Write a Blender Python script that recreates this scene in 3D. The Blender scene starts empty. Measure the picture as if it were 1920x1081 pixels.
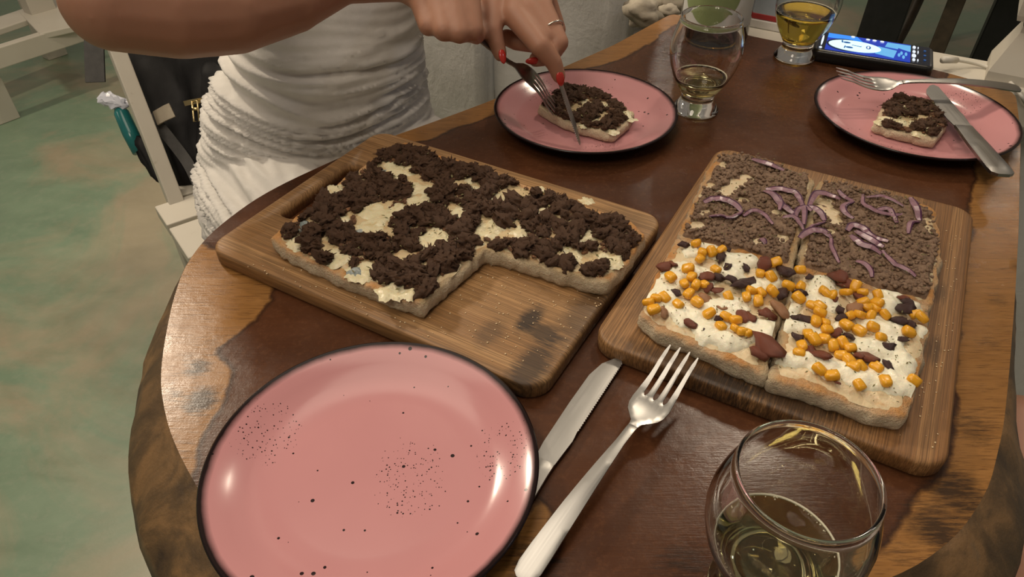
import bpy, bmesh, math, random
import numpy as np
from mathutils import Vector, Matrix, noise
from mathutils.geometry import delaunay_2d_cdt
random.seed(7)
SC = bpy.context.scene
COL = SC.collection
# heights are written relative to the table top; Z0 lifts the finished scene so that the floor is z = 0
Z0 = .74
PITCH, ROLL, FPX, CH = .712243, .003843, 1327.067, .37403

# ------------------------------------------------------------------ camera, world, lights, exposure
cam = bpy.data.cameras.new('camera'); camo = bpy.data.objects.new('camera', cam); COL.objects.link(camo)
cam.sensor_width = 36; cam.lens = FPX / 1920 * 36; cam.clip_start = .02
camo.matrix_world = Matrix.Translation((0, 0, CH)) @ Matrix.Rotation(math.pi/2 - PITCH, 4, 'X') @ Matrix.Rotation(ROLL, 4, 'Z')
SC.camera = camo
w = bpy.data.worlds.new('world'); SC.world = w; w.use_nodes = True
w.node_tree.nodes['Background'].inputs[0].default_value = (1, .86, .70, 1)
w.node_tree.nodes['Background'].inputs[1].default_value = .15
SC.view_settings.view_transform = 'Standard'; SC.view_settings.look = 'None'
SC.view_settings.gamma = 1; SC.view_settings.use_curve_mapping = False
SC.view_settings.exposure = 0

def lamp(name, loc, target, size, watts, color):
    l = bpy.data.lights.new(name, 'AREA'); l.shape = 'DISK'; l.size = size; l.energy = watts; l.color = color
    o = bpy.data.objects.new(name, l); COL.objects.link(o); o.location = loc
    o.rotation_euler = (Vector(target) - Vector(loc)).to_track_quat('-Z', 'Y').to_euler()
    return o
lamp('pendant_light', (-1.35, 1.75, 1.45), (-.2, .6, 0), .20, 22, (1, .85, .66))
lamp('pendant_light', (.92, 1.87, 1.75), (.1, .5, 0), .22, 12, (1, .85, .66))
lamp('fill_light', (-.50, .60, 2.0), (.0, .55, 0), 1.5, 19, (1, .86, .69))  # wide overhead fill, added for soft light on the table
lamp('fill_light', (-.7, -.7, 1.7), (0, .6, 0), .6, 10, (1, .86, .70))  # added fill from the camera side, brightens crust fronts and wall
for q in ((2.6, 3.2, 1.5), (.9, 4.2, 1.7), (-2.4, 4.0, 1.6), (-2.6, .8, 1.3)):  # small unseen lamps added to put sparkles on glasses and plates
    l = bpy.data.lights.new('sparkle_light', 'POINT'); l.shadow_soft_size = .06; l.energy = 7; l.color = (1, .88, .72)
    o = bpy.data.objects.new('sparkle_light', l); COL.objects.link(o); o.location = q
lamp('led_light', (1.5, .2, 1.3), (.2, .6, 0), .10, 1.2, (.70, .80, 1))

# ------------------------------------------------------------------ pixel rays (photograph taken as 1920 x 1081)
def ray(u, v):
    x = (u-960)/FPX; y = -(v-540.5)/FPX
    c, s = math.cos(ROLL), math.sin(ROLL); x, y = c*x-s*y, s*x+c*y
    cp, sp = math.cos(PITCH), math.sin(PITCH)
    return Vector((x, cp+y*sp, -sp+y*cp))
def at(u, v, z=0.):
    d = ray(u, v); t = (z-CH)/d.z
    return Vector((d.x*t, d.y*t, z))
def P(u, v, depth):
    return Vector((0, 0, CH)) + ray(u, v)*depth

# ------------------------------------------------------------------ objects
def tag(o, label=None, cat=None, group=None, kind=None):
    for k, v in (('label', label), ('category', cat), ('group', group), ('kind', kind)):
        if v: o[k] = v
    return o
def empty(name, loc, rz=0, label=None, cat=None, group=None):
    o = bpy.data.objects.new(name, None); o.empty_display_size = .02; COL.objects.link(o)
    o.location = loc; o.rotation_euler = (0, 0, rz)
    return tag(o, label, cat, group)
def link(name, me, parent=None, loc=None):
    o = bpy.data.objects.new(name, me); COL.objects.link(o)
    if parent: o.parent = parent
    if loc is not None: o.location = loc
    return o
def mkmesh(name, V, F, mat, smooth=True, mats=None, midx=None):
    me = bpy.data.meshes.new(name); me.from_pydata([tuple(v) for v in V], [], [tuple(f) for f in F])
    for m in (mats or [mat]): me.materials.append(m)
    if midx is not None: me.polygons.foreach_set('material_index', midx)
    if smooth: me.polygons.foreach_set('use_smooth', [True]*len(me.polygons))
    me.update()
    if smooth == 'sharp': me.set_sharp_from_angle(angle=.6)
    return me
def mk(name, V, F, mat, parent=None, loc=None, smooth=True, **k):
    return link(name, mkmesh(name, V, F, mat, smooth, **k), parent, loc)
class MB:
    def __init__(s): s.V = []; s.F = []
    def add(s, V, F):
        n = len(s.V); s.V += [tuple(v) for v in V]; s.F += [tuple(i+n for i in f) for f in F]; return s
    def build(s, name, mat, parent=None, loc=None, smooth=True): return mk(name, s.V, s.F, mat, parent, loc, smooth)

def bev_box(sx, sy, sz, b=.003, M=None):
    bm = bmesh.new(); bmesh.ops.create_cube(bm, size=1)
    for v in bm.verts: v.co = Vector((v.co.x*sx, v.co.y*sy, v.co.z*sz))
    if b: bmesh.ops.bevel(bm, geom=bm.edges[:], offset=b, segments=2, affect='EDGES', profile=.5)
    V = [(M @ v.co if M else v.co.copy()) for v in bm.verts]; F = [[v.index for v in f.verts] for f in bm.faces]
    bm.verts.index_update(); bm.free(); return V, F
def beam(a, b, w, h, up=(0, 0, 1), bev=.003):
    """box from a to b, w wide, h along up"""
    a, b = Vector(a), Vector(b); x = (b-a); L = x.length; x.normalize()
    y = Vector(up).cross(x).normalized(); z = x.cross(y)
    M = Matrix((x, y, z)).transposed().to_4x4(); M.translation = (a+b)/2
    return bev_box(L, w, h, bev, M)
def tube(pts, rad, n=12, caps=True, sx=1, sy=1):
    pts = [Vector(p) for p in pts]; m = len(pts)
    rad = rad if hasattr(rad, '__len__') else [rad]*m
    V, F = [], []; prev = None
    for i, p in enumerate(pts):
        t = (pts[min(i+1, m-1)]-pts[max(i-1, 0)]).normalized()
        if prev is None:
            r = Vector((0, 0, 1)) if abs(t.z) < .9 else Vector((1, 0, 0)); a = t.cross(r).normalized()
        else: a = (prev - t*prev.dot(t)).normalized()
        b = t.cross(a); prev = a
        for k in range(n):
            q = 2*math.pi*k/n; V.append(p + a*math.cos(q)*rad[i]*sx + b*math.sin(q)*rad[i]*sy)
    for i in range(m-1):
        for k in range(n): F.append((i*n+k, i*n+(k+1) % n, (i+1)*n+(k+1) % n, (i+1)*n+k))
    if caps: F.append(tuple(range(n))[::-1]); F.append(tuple((m-1)*n+k for k in range(n)))
    return V, F
def lathe(prof, n=48, closed=False):
    """prof: (r, z) list; a radius of 0 makes a pole"""
    V, F, rows = [], [], []
    for r, z in prof:
        if r < 1e-6: rows.append([len(V)]); V.append((0, 0, z))
        else:
            rows.append(list(range(len(V), len(V)+n)))
            V += [(r*math.cos(2*math.pi*k/n), r*math.sin(2*math.pi*k/n), z) for k in range(n)]
    pairs = list(zip(rows, rows[1:])) + ([(rows[-1], rows[0])] if closed else [])
    for a, b in pairs:
        for k in range(n):
            k2 = (k+1) % n
            if len(a) == 1 and len(b) == 1: continue
            if len(a) == 1: F.append((a[0], b[k2], b[k]))
            elif len(b) == 1: F.append((a[k], a[k2], b[0]))
            else: F.append((a[k], a[k2], b[k2], b[k]))
    return V, F
def ico(sub=1, r=1.):
    bm = bmesh.new(); bmesh.ops.create_icosphere(bm, subdivisions=sub, radius=r)
    V = [v.co.copy() for v in bm.verts]; F = [[v.index for v in f.verts] for f in bm.faces]; bm.free(); return V, F

# ------------------------------------------------------------------ polygon tools
def area(loop): 
    a = np.asarray(loop); x, y = a[:, 0], a[:, 1]
    return .5*np.sum(x*np.roll(y, -1)-np.roll(x, -1)*y)
def ccw(loop): return list(loop) if area(loop) > 0 else list(loop)[::-1]
def resample(loop, step, noise_amp=0, seed=0., freq=60, closed=True):
    L = [np.array(p[:2], float) for p in loop]; out = []
    n = len(L)
    for i in range(n if closed else n-1):
        a, b = L[i], L[(i+1) % n]; k = max(1, int(round(np.linalg.norm(b-a)/step)))
        out += [a+(b-a)*j/k for j in range(k)]
    if not closed: out.append(L[-1])
    out = np.array(out)
    if noise_amp:
        nn = np.array([[noise.noise((p[0]*freq, p[1]*freq, seed)), noise.noise((p[0]*freq, p[1]*freq, seed+9))] for p in out])
        out = out + nn*noise_amp
    return out
def smooth_loop(loop, it=2):
    a = np.asarray(loop, float)
    for _ in range(it): a = (np.roll(a, 1, 0)+2*a+np.roll(a, -1, 0))/4
    return a
def chaikin(loop, it=2):
    a = np.asarray(loop, float)
    for _ in range(it):
        b = np.roll(a, -1, 0); a = np.stack([a*.75+b*.25, a*.25+b*.75], 1).reshape(-1, 2)
    return a
def offset(loop, d):
    a = np.asarray(loop, float); t = np.roll(a, -1, 0)-np.roll(a, 1, 0)
    t /= np.linalg.norm(t, axis=1, keepdims=True)+1e-12
    nrm = np.stack([t[:, 1], -t[:, 0]], 1)
    return a + nrm*(d if np.isscalar(d) else np.asarray(d)[:, None])
def rrect(w, h, r, k=8):
    out = []
    for cx, cy, a0 in ((w/2-r, h/2-r, 0), (-w/2+r, h/2-r, 90), (-w/2+r, -h/2+r, 180), (w/2-r, -h/2+r, 270)):
        for i in range(k+1):
            q = math.radians(a0+90*i/k); out.append((cx+r*math.cos(q), cy+r*math.sin(q)))
    return np.array(out)
def inside(pts, loop):
    pts = np.asarray(pts, float); L = np.asarray(loop, float); x, y = pts[:, 0], pts[:, 1]
    c = np.zeros(len(pts), bool); b = np.roll(L, -1, 0)
    for (x1, y1), (x2, y2) in zip(L, b):
        m = ((y1 > y) != (y2 > y))
        if m.any():
            with np.errstate(divide='ignore', invalid='ignore'): c ^= m & (x < (x2-x1)*(y-y1)/(y2-y1+1e-30)+x1)
    return c
def pdist(pts, loop, closed=True):
    pts = np.asarray(pts, float); A = np.asarray(loop, float); B = np.roll(A, -1, 0)
    if not closed: A, B = A[:-1], B[:-1]
    best = np.full(len(pts), 1e9)
    for a, b in zip(A, B):
        ab = b-a; t = np.clip(((pts-a)@ab)/(ab@ab+1e-18), 0, 1)
        best = np.minimum(best, np.linalg.norm(pts-(a+t[:, None]*ab), axis=1))
    return best
def sdist(pts, loop):
    d = pdist(pts, loop); return np.where(inside(pts, loop), d, -d)
def fill(loops, spacing=None):
    """triangulate the first loop minus the others; returns points (loops first) and triangles"""
    pts = [tuple(p) for L in loops for p in L]; edges = []; n0 = 0
    for L in loops:
        n = len(L); edges += [(n0+i, n0+(i+1) % n) for i in range(n)]; n0 += n
    if spacing:
        a = np.asarray(loops[0]); lo, hi = a.min(0), a.max(0)
        xs = np.arange(lo[0], hi[0], spacing); ys = np.arange(lo[1], hi[1], spacing*.87)
        g = np.array([(x+(spacing/2 if j % 2 else 0), y) for j, y in enumerate(ys) for x in xs])
        if len(g):
            ok = inside(g, loops[0]) & (pdist(g, loops[0]) > spacing*.6)
            for H in loops[1:]: ok &= ~inside(g, H) & (pdist(g, H) > spacing*.6)
            pts += [tuple(p) for p in g[ok]]
    v, _, f, *_ = delaunay_2d_cdt([Vector(p) for p in pts], edges, [], 0, 1e-9)
    v = np.array([tuple(p) for p in v]); f = np.array([tuple(t) for t in f if len(t) == 3])
    c = v[f].mean(1); ok = inside(c, loops[0])
    for H in loops[1:]: ok &= ~inside(c, H)
    f = f[ok]
    e1, e2 = v[f[:, 1]]-v[f[:, 0]], v[f[:, 2]]-v[f[:, 0]]
    flip = (e1[:, 0]*e2[:, 1]-e1[:, 1]*e2[:, 0]) < 0
    f[flip] = f[flip][:, ::-1]
    return v, f
def prism(loop, prof, holes=(), spacing=None, ztop=None, bottom=True, jitter=None):
    """solid over a CCW outline; prof = [(offset, z), ...] from the bottom edge to the top edge; offset may be per-vertex"""
    loop = np.asarray(loop, float); n = len(loop); V, F = [], []
    rings = []
    for k, (d, z) in enumerate(prof):
        L = offset(loop, d); rings.append(range(len(V), len(V)+n))
        V += [((x, y, z) if jitter is None else jitter(x, y, z, k)) for x, y in L]
    for a, b in zip(rings, rings[1:]):
        for i in range(n): F.append((a[i], a[(i+1) % n], b[(i+1) % n], b[i]))
    hol = [np.asarray(h, float) for h in holes]
    for top in ((True, False) if bottom else (True,)):
        L = offset(loop, prof[-1 if top else 0][0]); z = prof[-1 if top else 0][1]
        v, f = fill([L]+hol, spacing if top else None)
        ring = rings[-1] if top else rings[0]; idx = list(ring)
        nh = sum(len(h) for h in hol)
        for i in range(n, len(v)):
            zz = z
            if top and ztop is not None and i >= n+nh: zz = ztop(v[i][0], v[i][1])
            idx.append(len(V)); V.append((v[i][0], v[i][1], zz))
        F += [tuple(idx[j] for j in (t if top else t[::-1])) for t in f]
        if top: hi_top = idx[n:n+nh]
        else: hi_bot = idx[n:n+nh]
    k = 0
    for h in hol:
        m = len(h)
        for i in range(m):
            a, b = k+i, k+(i+1) % m
            if bottom: F.append((hi_top[a], hi_top[b], hi_bot[b], hi_bot[a]) if area(h) > 0 else (hi_top[b], hi_top[a], hi_bot[a], hi_bot[b]))
        k += m
    return V, F
def nz(x, y, z=0., f=1., oct=3):
    return noise.fractal(Vector((x*f, y*f, z)), 1., 2., oct)
def spline(pts, m=8):
    p = [Vector(q) for q in pts]; p = [p[0]*2-p[1]] + p + [p[-1]*2-p[-2]]; out = []
    for i in range(1, len(p)-2):
        for k in range(m):
            t = k/m; a, b, c, d = p[i-1:i+3]
            out.append(.5*((2*b)+(c-a)*t+(2*a-5*b+4*c-d)*t*t+(3*b-a-3*c+d)*t**3))
    out.append(p[-2]); return out

# ------------------------------------------------------------------ materials
class NT:
    def __init__(s, name):
        s.m = bpy.data.materials.new(name); s.m.use_nodes = True; s.t = s.m.node_tree
        s.b = s.t.nodes['Principled BSDF']; s.out = s.t.nodes['Material Output']; s._co = None
    def n(s, typ, **k):
        x = s.t.nodes.new(typ)
        for a, b in k.items(): setattr(x, a, b)
        return x
    def set(s, sock, val):
        if hasattr(val, 'is_output'): s.t.links.new(val, sock)
        elif val is not None:
            if hasattr(val, '__len__') and len(val) == 3 and sock.type == 'RGBA': val = (*val, 1)
            sock.default_value = val
    def p(s, **k):
        for a, v in k.items(): s.set(s.b.inputs[a.replace('_', ' ')], v)
        return s
    def co(s, scale=(1, 1, 1), rot=(0, 0, 0), loc=(0, 0, 0), src='Object'):
        if s._co is None: s._co = s.n('ShaderNodeTexCoord')
        m = s.n('ShaderNodeMapping'); s.t.links.new(s._co.outputs[src], m.inputs[0])
        m.inputs['Scale'].default_value = scale; m.inputs['Rotation'].default_value = rot; m.inputs['Location'].default_value = loc
        return m.outputs[0]
    def noise(s, vec, scale=5, detail=4, rough=.55, dist=0):
        x = s.n('ShaderNodeTexNoise'); s.set(x.inputs['Vector'], vec)
        for a, v in (('Scale', scale), ('Detail', detail), ('Roughness', rough), ('Distortion', dist)): x.inputs[a].default_value = v
        return x.outputs['Fac']
    def vor(s, vec, scale, feature='F1', out='Distance', rnd=1):
        x = s.n('ShaderNodeTexVoronoi', feature=feature); s.set(x.inputs['Vector'], vec); x.inputs['Scale'].default_value = scale
        x.inputs['Randomness'].default_value = rnd
        return x.outputs[out]
    def ramp(s, fac, stops, interp='LINEAR'):
        x = s.n('ShaderNodeValToRGB'); r = x.color_ramp; r.interpolation = interp
        while len(r.elements) < len(stops): r.elements.new(.5)
        for e, (p, c) in zip(r.elements, stops):
            e.position = p; e.color = (c, c, c, 1) if not hasattr(c, '__len__') else (*c, 1)
        s.set(x.inputs[0], fac); return x.outputs[0]
    def mix(s, fac, a, b, mode='MIX'):
        x = s.n('ShaderNodeMix', data_type='RGBA', blend_type=mode)
        s.set(x.inputs[0], fac); s.set(x.inputs[6], a); s.set(x.inputs[7], b); return x.outputs[2]
    def math(s, op, a, b=None, c=None, clamp=False):
        x = s.n('ShaderNodeMath', operation=op, use_clamp=clamp); s.set(x.inputs[0], a)
        if b is not None: s.set(x.inputs[1], b)
        if c is not None: s.set(x.inputs[2], c)
        return x.outputs[0]
    def bump(s, h, strength=.3, dist=.001):
        x = s.n('ShaderNodeBump'); s.set(x.inputs['Height'], h); x.inputs['Strength'].default_value = strength; x.inputs['Distance'].default_value = dist
        s.set(s.b.inputs['Normal'], x.outputs[0]); return s
    def attr(s, name):
        x = s.n('ShaderNodeAttribute'); x.attribute_name = name; return x.outputs['Fac']
    def sep(s, vec):
        x = s.n('ShaderNodeSeparateXYZ'); s.set(x.inputs[0], vec); return x.outputs

def plain(name, col, rough=.5, metal=0, var=.12, scale=40, bump=0, bscale=None, spec=.5, sss=0, **kw):
    t = NT(name); f = t.noise(t.co(), scale, 4)
    c = t.ramp(f, [(.25, tuple(x*(1-var) for x in col)), (.75, tuple(min(1, x*(1+var)) for x in col))])
    t.p(Base_Color=c, Roughness=rough, Metallic=metal, Specular_IOR_Level=spec)
    if sss: t.p(Subsurface_Weight=sss, Subsurface_Radius=(1, .4, .2), Subsurface_Scale=.004)
    t.p(**kw)
    if bump: t.bump(t.noise(t.co(), bscale or scale*3, 5), bump)
    return t.m

# table slab
t = NT('slab_wood')
sap = t.attr('sap'); grainco = t.co((1, 1, 1), (0, 0, math.radians(60)))
g1 = t.noise(t.co((3, 40, 3), (0, 0, math.radians(-60))), 6, 5, .6, .6)
g2 = t.noise(t.co((10, 160, 10), (0, 0, math.radians(-60))), 6, 3, .6, .3)
big = t.noise(t.co(), 7, 4, .6, .4)
fine = t.noise(t.co(), 260, 3, .7)
heart = t.mix(big, (.034, .0135, .0065), (.135, .050, .020))
heart = t.mix(t.math('MULTIPLY', g1, .55), heart, (.046, .017, .0085))
heart = t.mix(t.ramp(fine, [(.5, 0), (.75, .35)]), heart, (.15, .062, .026))
sapc = t.mix(g1, (.19, .082, .022), (.33, .165, .052))
sapc = t.mix(t.ramp(g2, [(.52, 0), (.72, .75)]), sapc, (.075, .032, .012))
sfac = t.math('ADD', sap, t.math('MULTIPLY_ADD', t.noise(t.co(), 28, 5, .6), .55, -.27))
smask = t.ramp(sfac, [(.46, 0), (.56, 1)])
crack = t.ramp(sfac, [(.38, 0), (.47, .65), (.56, 0)])
col = t.mix(smask, heart, sapc)
col = t.mix(crack, col, (.020, .010, .006))
dk = t.math('ADD', t.attr('dark'), t.math('MULTIPLY_ADD', t.noise(t.co((6, 40, 6), (0, 0, math.radians(-15))), 12, 5, .7), .9, -.5))
col = t.mix(t.ramp(dk, [(.42, 0), (.75, .88)]), col, (.022, .014, .010))
t.p(Base_Color=col, Roughness=t.ramp(t.noise(t.co(), 30, 5, .6), [(.3, .17), (.75, .32)]), Specular_IOR_Level=.26)
t.bump(t.math('ADD', t.math('MULTIPLY', g2, .5), t.noise(t.co(), 90, 5, .7)), .22, .0008)
M_SLAB = t.m
t = NT('live_edge')
e1 = t.noise(t.co((1, 1, .35)), 26, 6, .65, .5)
c = t.ramp(e1, [(.25, (.022, .013, .007)), (.48, (.095, .055, .022)), (.62, (.19, .105, .040)), (.8, (.10, .075, .045))])
t.p(Base_Color=c, Roughness=.55); t.bump(t.noise(t.co(), 70, 6, .7), .6, .002)
M_EDGE = t.m

def board_mat(name, lo, hi, spots):
    t = NT(name)
    st = t.vor(t.co((.2, 52, .2)), 1, out='Color')
    sx = t.sep(st)[0]
    fib = t.noise(t.co((4, 420, 60)), 3, 4, .65)
    fib2 = t.noise(t.co((10, 110, 30)), 3, 4, .6)
    c = t.mix(sx, lo, hi)
    c = t.mix(t.ramp(fib, [(.42, .75), (.62, 0)]), c, tuple(x*.38 for x in lo))
    c = t.mix(t.ramp(fib2, [(.5, 0), (.75, .45)]), c, tuple(x*.5 for x in lo))
    obj = t.co()
    for (x, y, rx, ry, k) in spots:
        mp = t.co((1/rx, 1/ry, 0), loc=(-x/rx, -y/ry, 0))
        ln = t.n('ShaderNodeVectorMath', operation='LENGTH'); t.set(ln.inputs[0], mp)
        f = t.math('MULTIPLY_ADD', t.noise(t.co((8, 60, 8)), 9, 5, .7), 1.5, -.75)
        s = t.ramp(t.math('ADD', ln.outputs['Value'], f), [(.45, k), (1.15, 0)])
        c = t.mix(s, c, (.018, .011, .007))
    t.p(Base_Color=c, Roughness=t.ramp(fib2, [(.3, .40), (.7, .58)]), Specular_IOR_Level=.4)
    t.bump(fib, .25, .0005)
    return t.m

# glazed plate
def plate_mat():
    t = NT('pink_glaze')
    obj = t.co(); c = t.mix(t.noise(t.co(), 14, 3), (.47, .215, .222), (.53, .25, .255))
    def dots(scale, size, dens, mask=None):
        nonlocal c
        v = t.n('ShaderNodeTexVoronoi', feature='F1'); t.set(v.inputs['Vector'], t.co((1, 1, 0))); v.inputs['Scale'].default_value = scale
        s3 = t.sep(v.outputs['Color'])
        thr = t.math('MULTIPLY', t.math('GREATER_THAN', s3[0], 1-dens), t.math('MULTIPLY_ADD', s3[1], size, size*.35))
        hit = t.math('LESS_THAN', v.outputs['Distance'], thr)
        if mask is not None: hit = t.math('MULTIPLY', hit, mask)
        c = t.mix(hit, c, (.018, .008, .009))
    dots(62, .075, .42); dots(170, .16, .16)
    for i, (x, y, r) in enumerate(((-.071, .026, .022), (.022, -.004, .026), (.078, .012, .020))):
        mp = t.co((1/r, .8/r, 0), loc=(-x/r, -.8*y/r, 0))
        ln = t.n('ShaderNodeVectorMath', operation='LENGTH'); t.set(ln.inputs[0], mp)
        mask = t.math('LESS_THAN', t.math('ADD', ln.outputs['Value'], t.noise(t.co(), 300, 2)), 1.32)
        dots(720, .30, .42, mask)
    r = t.n('ShaderNodeVectorMath', operation='LENGTH'); t.set(r.inputs[0], t.co((1, 1, 0)))
    rim = t.math('ADD', r.outputs['Value'], t.math('MULTIPLY_ADD', t.noise(t.co(), 60, 3), .0016, -.0008))
    c = t.mix(t.ramp(rim, [(.0965, 0), (.0975, 1)]), c, (.012, .006, .006))
    low = t.math('LESS_THAN', t.sep(t.co())[2], .0045)
    t.p(Base_Color=c, Roughness=.16, Specular_IOR_Level=t.ramp(rim, [(.0962, .36), (.0972, .12)]))
    return t.m
M_PLATE = plate_mat()
M_PLATE_BACK = plain('black_glaze', (.010, .005, .006), .15, var=.2, spec=.3)

def glass_mat(name, col=(1, 1, 1), rough=0., ior=1.45):
    t = NT(name); t.p(Base_Color=t.mix(t.noise(t.co(), 30), tuple(x*.985 for x in col), col), Roughness=rough, IOR=ior, Transmission_Weight=1.0)
    return t.m
M_GLASS = glass_mat('clear_glass', (.985, .99, .985))
M_BEER = glass_mat('lager', (.86, .62, .10), 0, 1.33)
M_BEER2 = glass_mat('pale_beer', (.84, .76, .42), 0, 1.33)
M_FOAM = plain('beer_foam', (.75, .70, .52), .5)
M_AMBER = glass_mat('amber_glass', (.42, .25, .05), .02, 1.5)
def steel(name, c=.52, r=.26):
    t = NT(name); f2 = t.noise(t.co((14, 900, 40)), 1, 3, .5); f = t.noise(t.co(), 18, 2)
    t.p(Base_Color=(c, c*.97, c*.92), Metallic=1, Roughness=t.ramp(t.math('ADD', t.math('MULTIPLY', f, .5), t.math('MULTIPLY', f2, .5)), [(.35, r*.85), (.65, r*1.2)]))
    return t.m
M_STEEL = steel('cutlery_steel', .33, .32); M_STEEL2 = steel('blade_steel', .33, .42)

# pizza materials
t = NT('baked_crust')
z = t.sep(t.co())[2]; n1 = t.noise(t.co(), 90, 5, .65); n2 = t.noise(t.co(), 700, 4, .7)
flour = t.mix(n1, (.56, .44, .29), (.76, .66, .48)); flour = t.mix(t.ramp(n2, [(.5, 0), (.75, .5)]), flour, (.30, .20, .10))
toast = t.mix(t.noise(t.co(), 130, 4), (.55, .19, .035), (.60, .36, .13))
c = t.mix(t.ramp(t.math('ADD', z, t.math('MULTIPLY_ADD', n1, .007, -.0035)), [(.0112, 0), (.0132, 1)]), flour, t.mix(t.attr('toast'), (.50, .36, .19), toast))
t.p(Base_Color=c, Roughness=.72, Subsurface_Weight=.08, Subsurface_Scale=.004); t.bump(t.math('ADD', t.math('MULTIPLY', n1, 2), t.math('MULTIPLY', n2, .7)), .9, .0028)
M_CRUST = t.m
def cheese_mat(name, a, b, spot, rough=.3, sa=.5):
    t = NT(name); n1 = t.noise(t.co(), 60, 5, .6); n2 = t.noise(t.co(), 300, 4, .6)
    c = t.mix(n1, a, b); c = t.mix(t.ramp(t.noise(t.co(), 110, 5, .6, .5), [(.54, 0), (.70, sa)]), c, spot)
    t.p(Base_Color=c, Roughness=t.ramp(n2, [(.3, rough*.8), (.7, rough*1.5)]), Subsurface_Weight=.15, Subsurface_Scale=.004)
    t.bump(t.math('ADD', n2, t.math('MULTIPLY', n1, 2)), .45, .0012); return t.m
M_CHEESE = cheese_mat('melted_cheese', (.42, .30, .15), (.62, .50, .30), (.42, .20, .07))
M_CHEESE2 = cheese_mat('baked_cheese', (.60, .46, .26), (.70, .58, .38), (.58, .30, .10), .34, .6)
M_PATCH = cheese_mat('mozzarella', (.55, .47, .28), (.72, .66, .45), (.50, .38, .18), .24, .7)
M_CREAM = cheese_mat('cream_cheese', (.78, .73, .54), (.86, .82, .66), (.80, .72, .48), .28, .3)
M_BLUE = cheese_mat('blue_mould', (.10, .14, .15), (.42, .45, .42), (.03, .05, .055), .25, .8)
t = NT('shredded_beef'); n1 = t.noise(t.co(), 160, 4, .6); n2 = t.noise(t.co(), 900, 3, .7)
oi = t.n('ShaderNodeObjectInfo')
c = t.mix(t.ramp(n1, [(.3, 0), (.7, 1)]), (.026, .0115, .0052), (.30, .135, .056)); c = t.mix(t.math('MULTIPLY', oi.outputs['Random'], .5), c, (.135, .058, .024))
t.p(Base_Color=c, Roughness=.62); t.bump(t.math('ADD', n2, t.noise(t.co(), 3.5, 6, .75)), 1.0, .0022); M_BEEF = t.m
t = NT('ground_beef'); n1 = t.noise(t.co(), 230, 5, .7); n2 = t.noise(t.co(), 900, 4, .7)
c = t.ramp(n1, [(.3, (.11, .062, .036)), (.5, (.235, .143, .087)), (.68, (.34, .225, .142))])
t.p(Base_Color=c, Roughness=.6); t.bump(t.math('ADD', n1, n2), .8, .0014); M_GROUND = t.m
M_CORN = plain('sweetcorn', (.74, .36, .018), .3, var=.22, scale=120, sss=.15)
M_BACON = plain('fried_bacon', (.17, .045, .022), .38, var=.55, scale=180, bump=.5)
M_BACON_DARK = plain('charred_bacon', (.045, .016, .014), .4, var=.5, scale=180, bump=.5)
M_BACON_TAN = plain('bacon_fat', (.33, .16, .075), .36, var=.35, scale=160, bump=.4)
M_ONION_SKIN = plain('onion_skin', (.060, .012, .045), .3, var=.3, scale=200)
M_ONION = plain('onion_flesh', (.27, .145, .18), .3, var=.3, scale=160, sss=.2)
M_HERB = plain('dried_herb', (.17, .15, .06), .8, var=.5, scale=500)
M_CRUMB = plain('bread_crumb', (.66, .50, .30), .8, var=.2, scale=300)

# room materials
t = NT('stained_concrete')
n1 = t.noise(t.co((1, 1, 1)), 2.3, 6, .62, .8); n2 = t.noise(t.co((1, 1.7, 1), (0, 0, .7)), 5.5, 6, .65, .5); n3 = t.noise(t.co(), 45, 5, .7)
green = t.mix(n2, (.125, .195, .125), (.26, .35, .235)); tan = t.mix(n2, (.26, .225, .145), (.43, .37, .255))
c = t.mix(t.ramp(n1, [(.46, 0), (.64, 1)]), green, tan)
c = t.mix(t.ramp(n3, [(.5, 0), (.8, .25)]), c, (.40, .37, .29)); c = t.mix(t.ramp(t.noise(t.co(), 1.5, 5), [(.55, 0), (.75, .5)]), c, (.06, .085, .062))
t.p(Base_Color=c, Roughness=t.ramp(n2, [(.3, .28), (.7, .5)])); t.bump(n3, .1, .002); M_FLOOR = t.m
t = NT('rough_plaster'); n1 = t.noise(t.co((1, 1, .6)), 18, 7, .65, .4); n2 = t.noise(t.co(), 3.5, 4)
c = t.mix(n2, (.62, .61, .58), (.78, .77, .73)); c = t.mix(t.ramp(n1, [(.6, 0), (.8, .4)]), c, (.40, .37, .32))
t.p(Base_Color=c, Roughness=.75); t.bump(t.math('ADD', n1, t.math('MULTIPLY', t.noise(t.co(), 60, 6, .7), .6)), .5, .004); M_PLASTER = t.m
t = NT('worn_white_paint'); n1 = t.noise(t.co(), 22, 6, .65, .3)
c = t.mix(t.noise(t.co(), 6, 3), (.48, .44, .365), (.60, .56, .475)); c = t.mix(t.ramp(n1, [(.66, 0), (.74, .8)]), c, (.28, .22, .15))
t.p(Base_Color=c, Roughness=.5); t.bump(n1, .2, .002); M_WHITEWOOD = t.m
M_STONE = plain('broken_stone', (.40, .35, .27), .85, var=.25, scale=60, bump=.5)
M_DARKWOOD = plain('dark_stained_wood', (.010, .009, .010), .45, var=.4)
M_BROWNWOOD = plain('brown_stained_wood', (.060, .042, .026), .5, var=.35)
t = NT('skin'); n1 = t.noise(t.co(), 30, 4); n2 = t.noise(t.co(), 420, 4, .6)
c = t.mix(n1, (.33, .160, .098), (.42, .210, .132)); t.p(Base_Color=c, Roughness=.55, Subsurface_Weight=.22, Subsurface_Radius=(1, .35, .2), Subsurface_Scale=.006)
t.bump(n2, .12, .0006); M_SKIN = t.m
M_NAIL = plain('red_nail_varnish', (.42, .030, .022), .15, var=.1)
M_SILVER = plain('silver', (.72, .68, .60), .2, 1)
M_DRESS = plain('white_jersey', (.70, .67, .62), .8, var=.05, scale=60, bump=.15, bscale=900, Sheen_Weight=.15)
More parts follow.
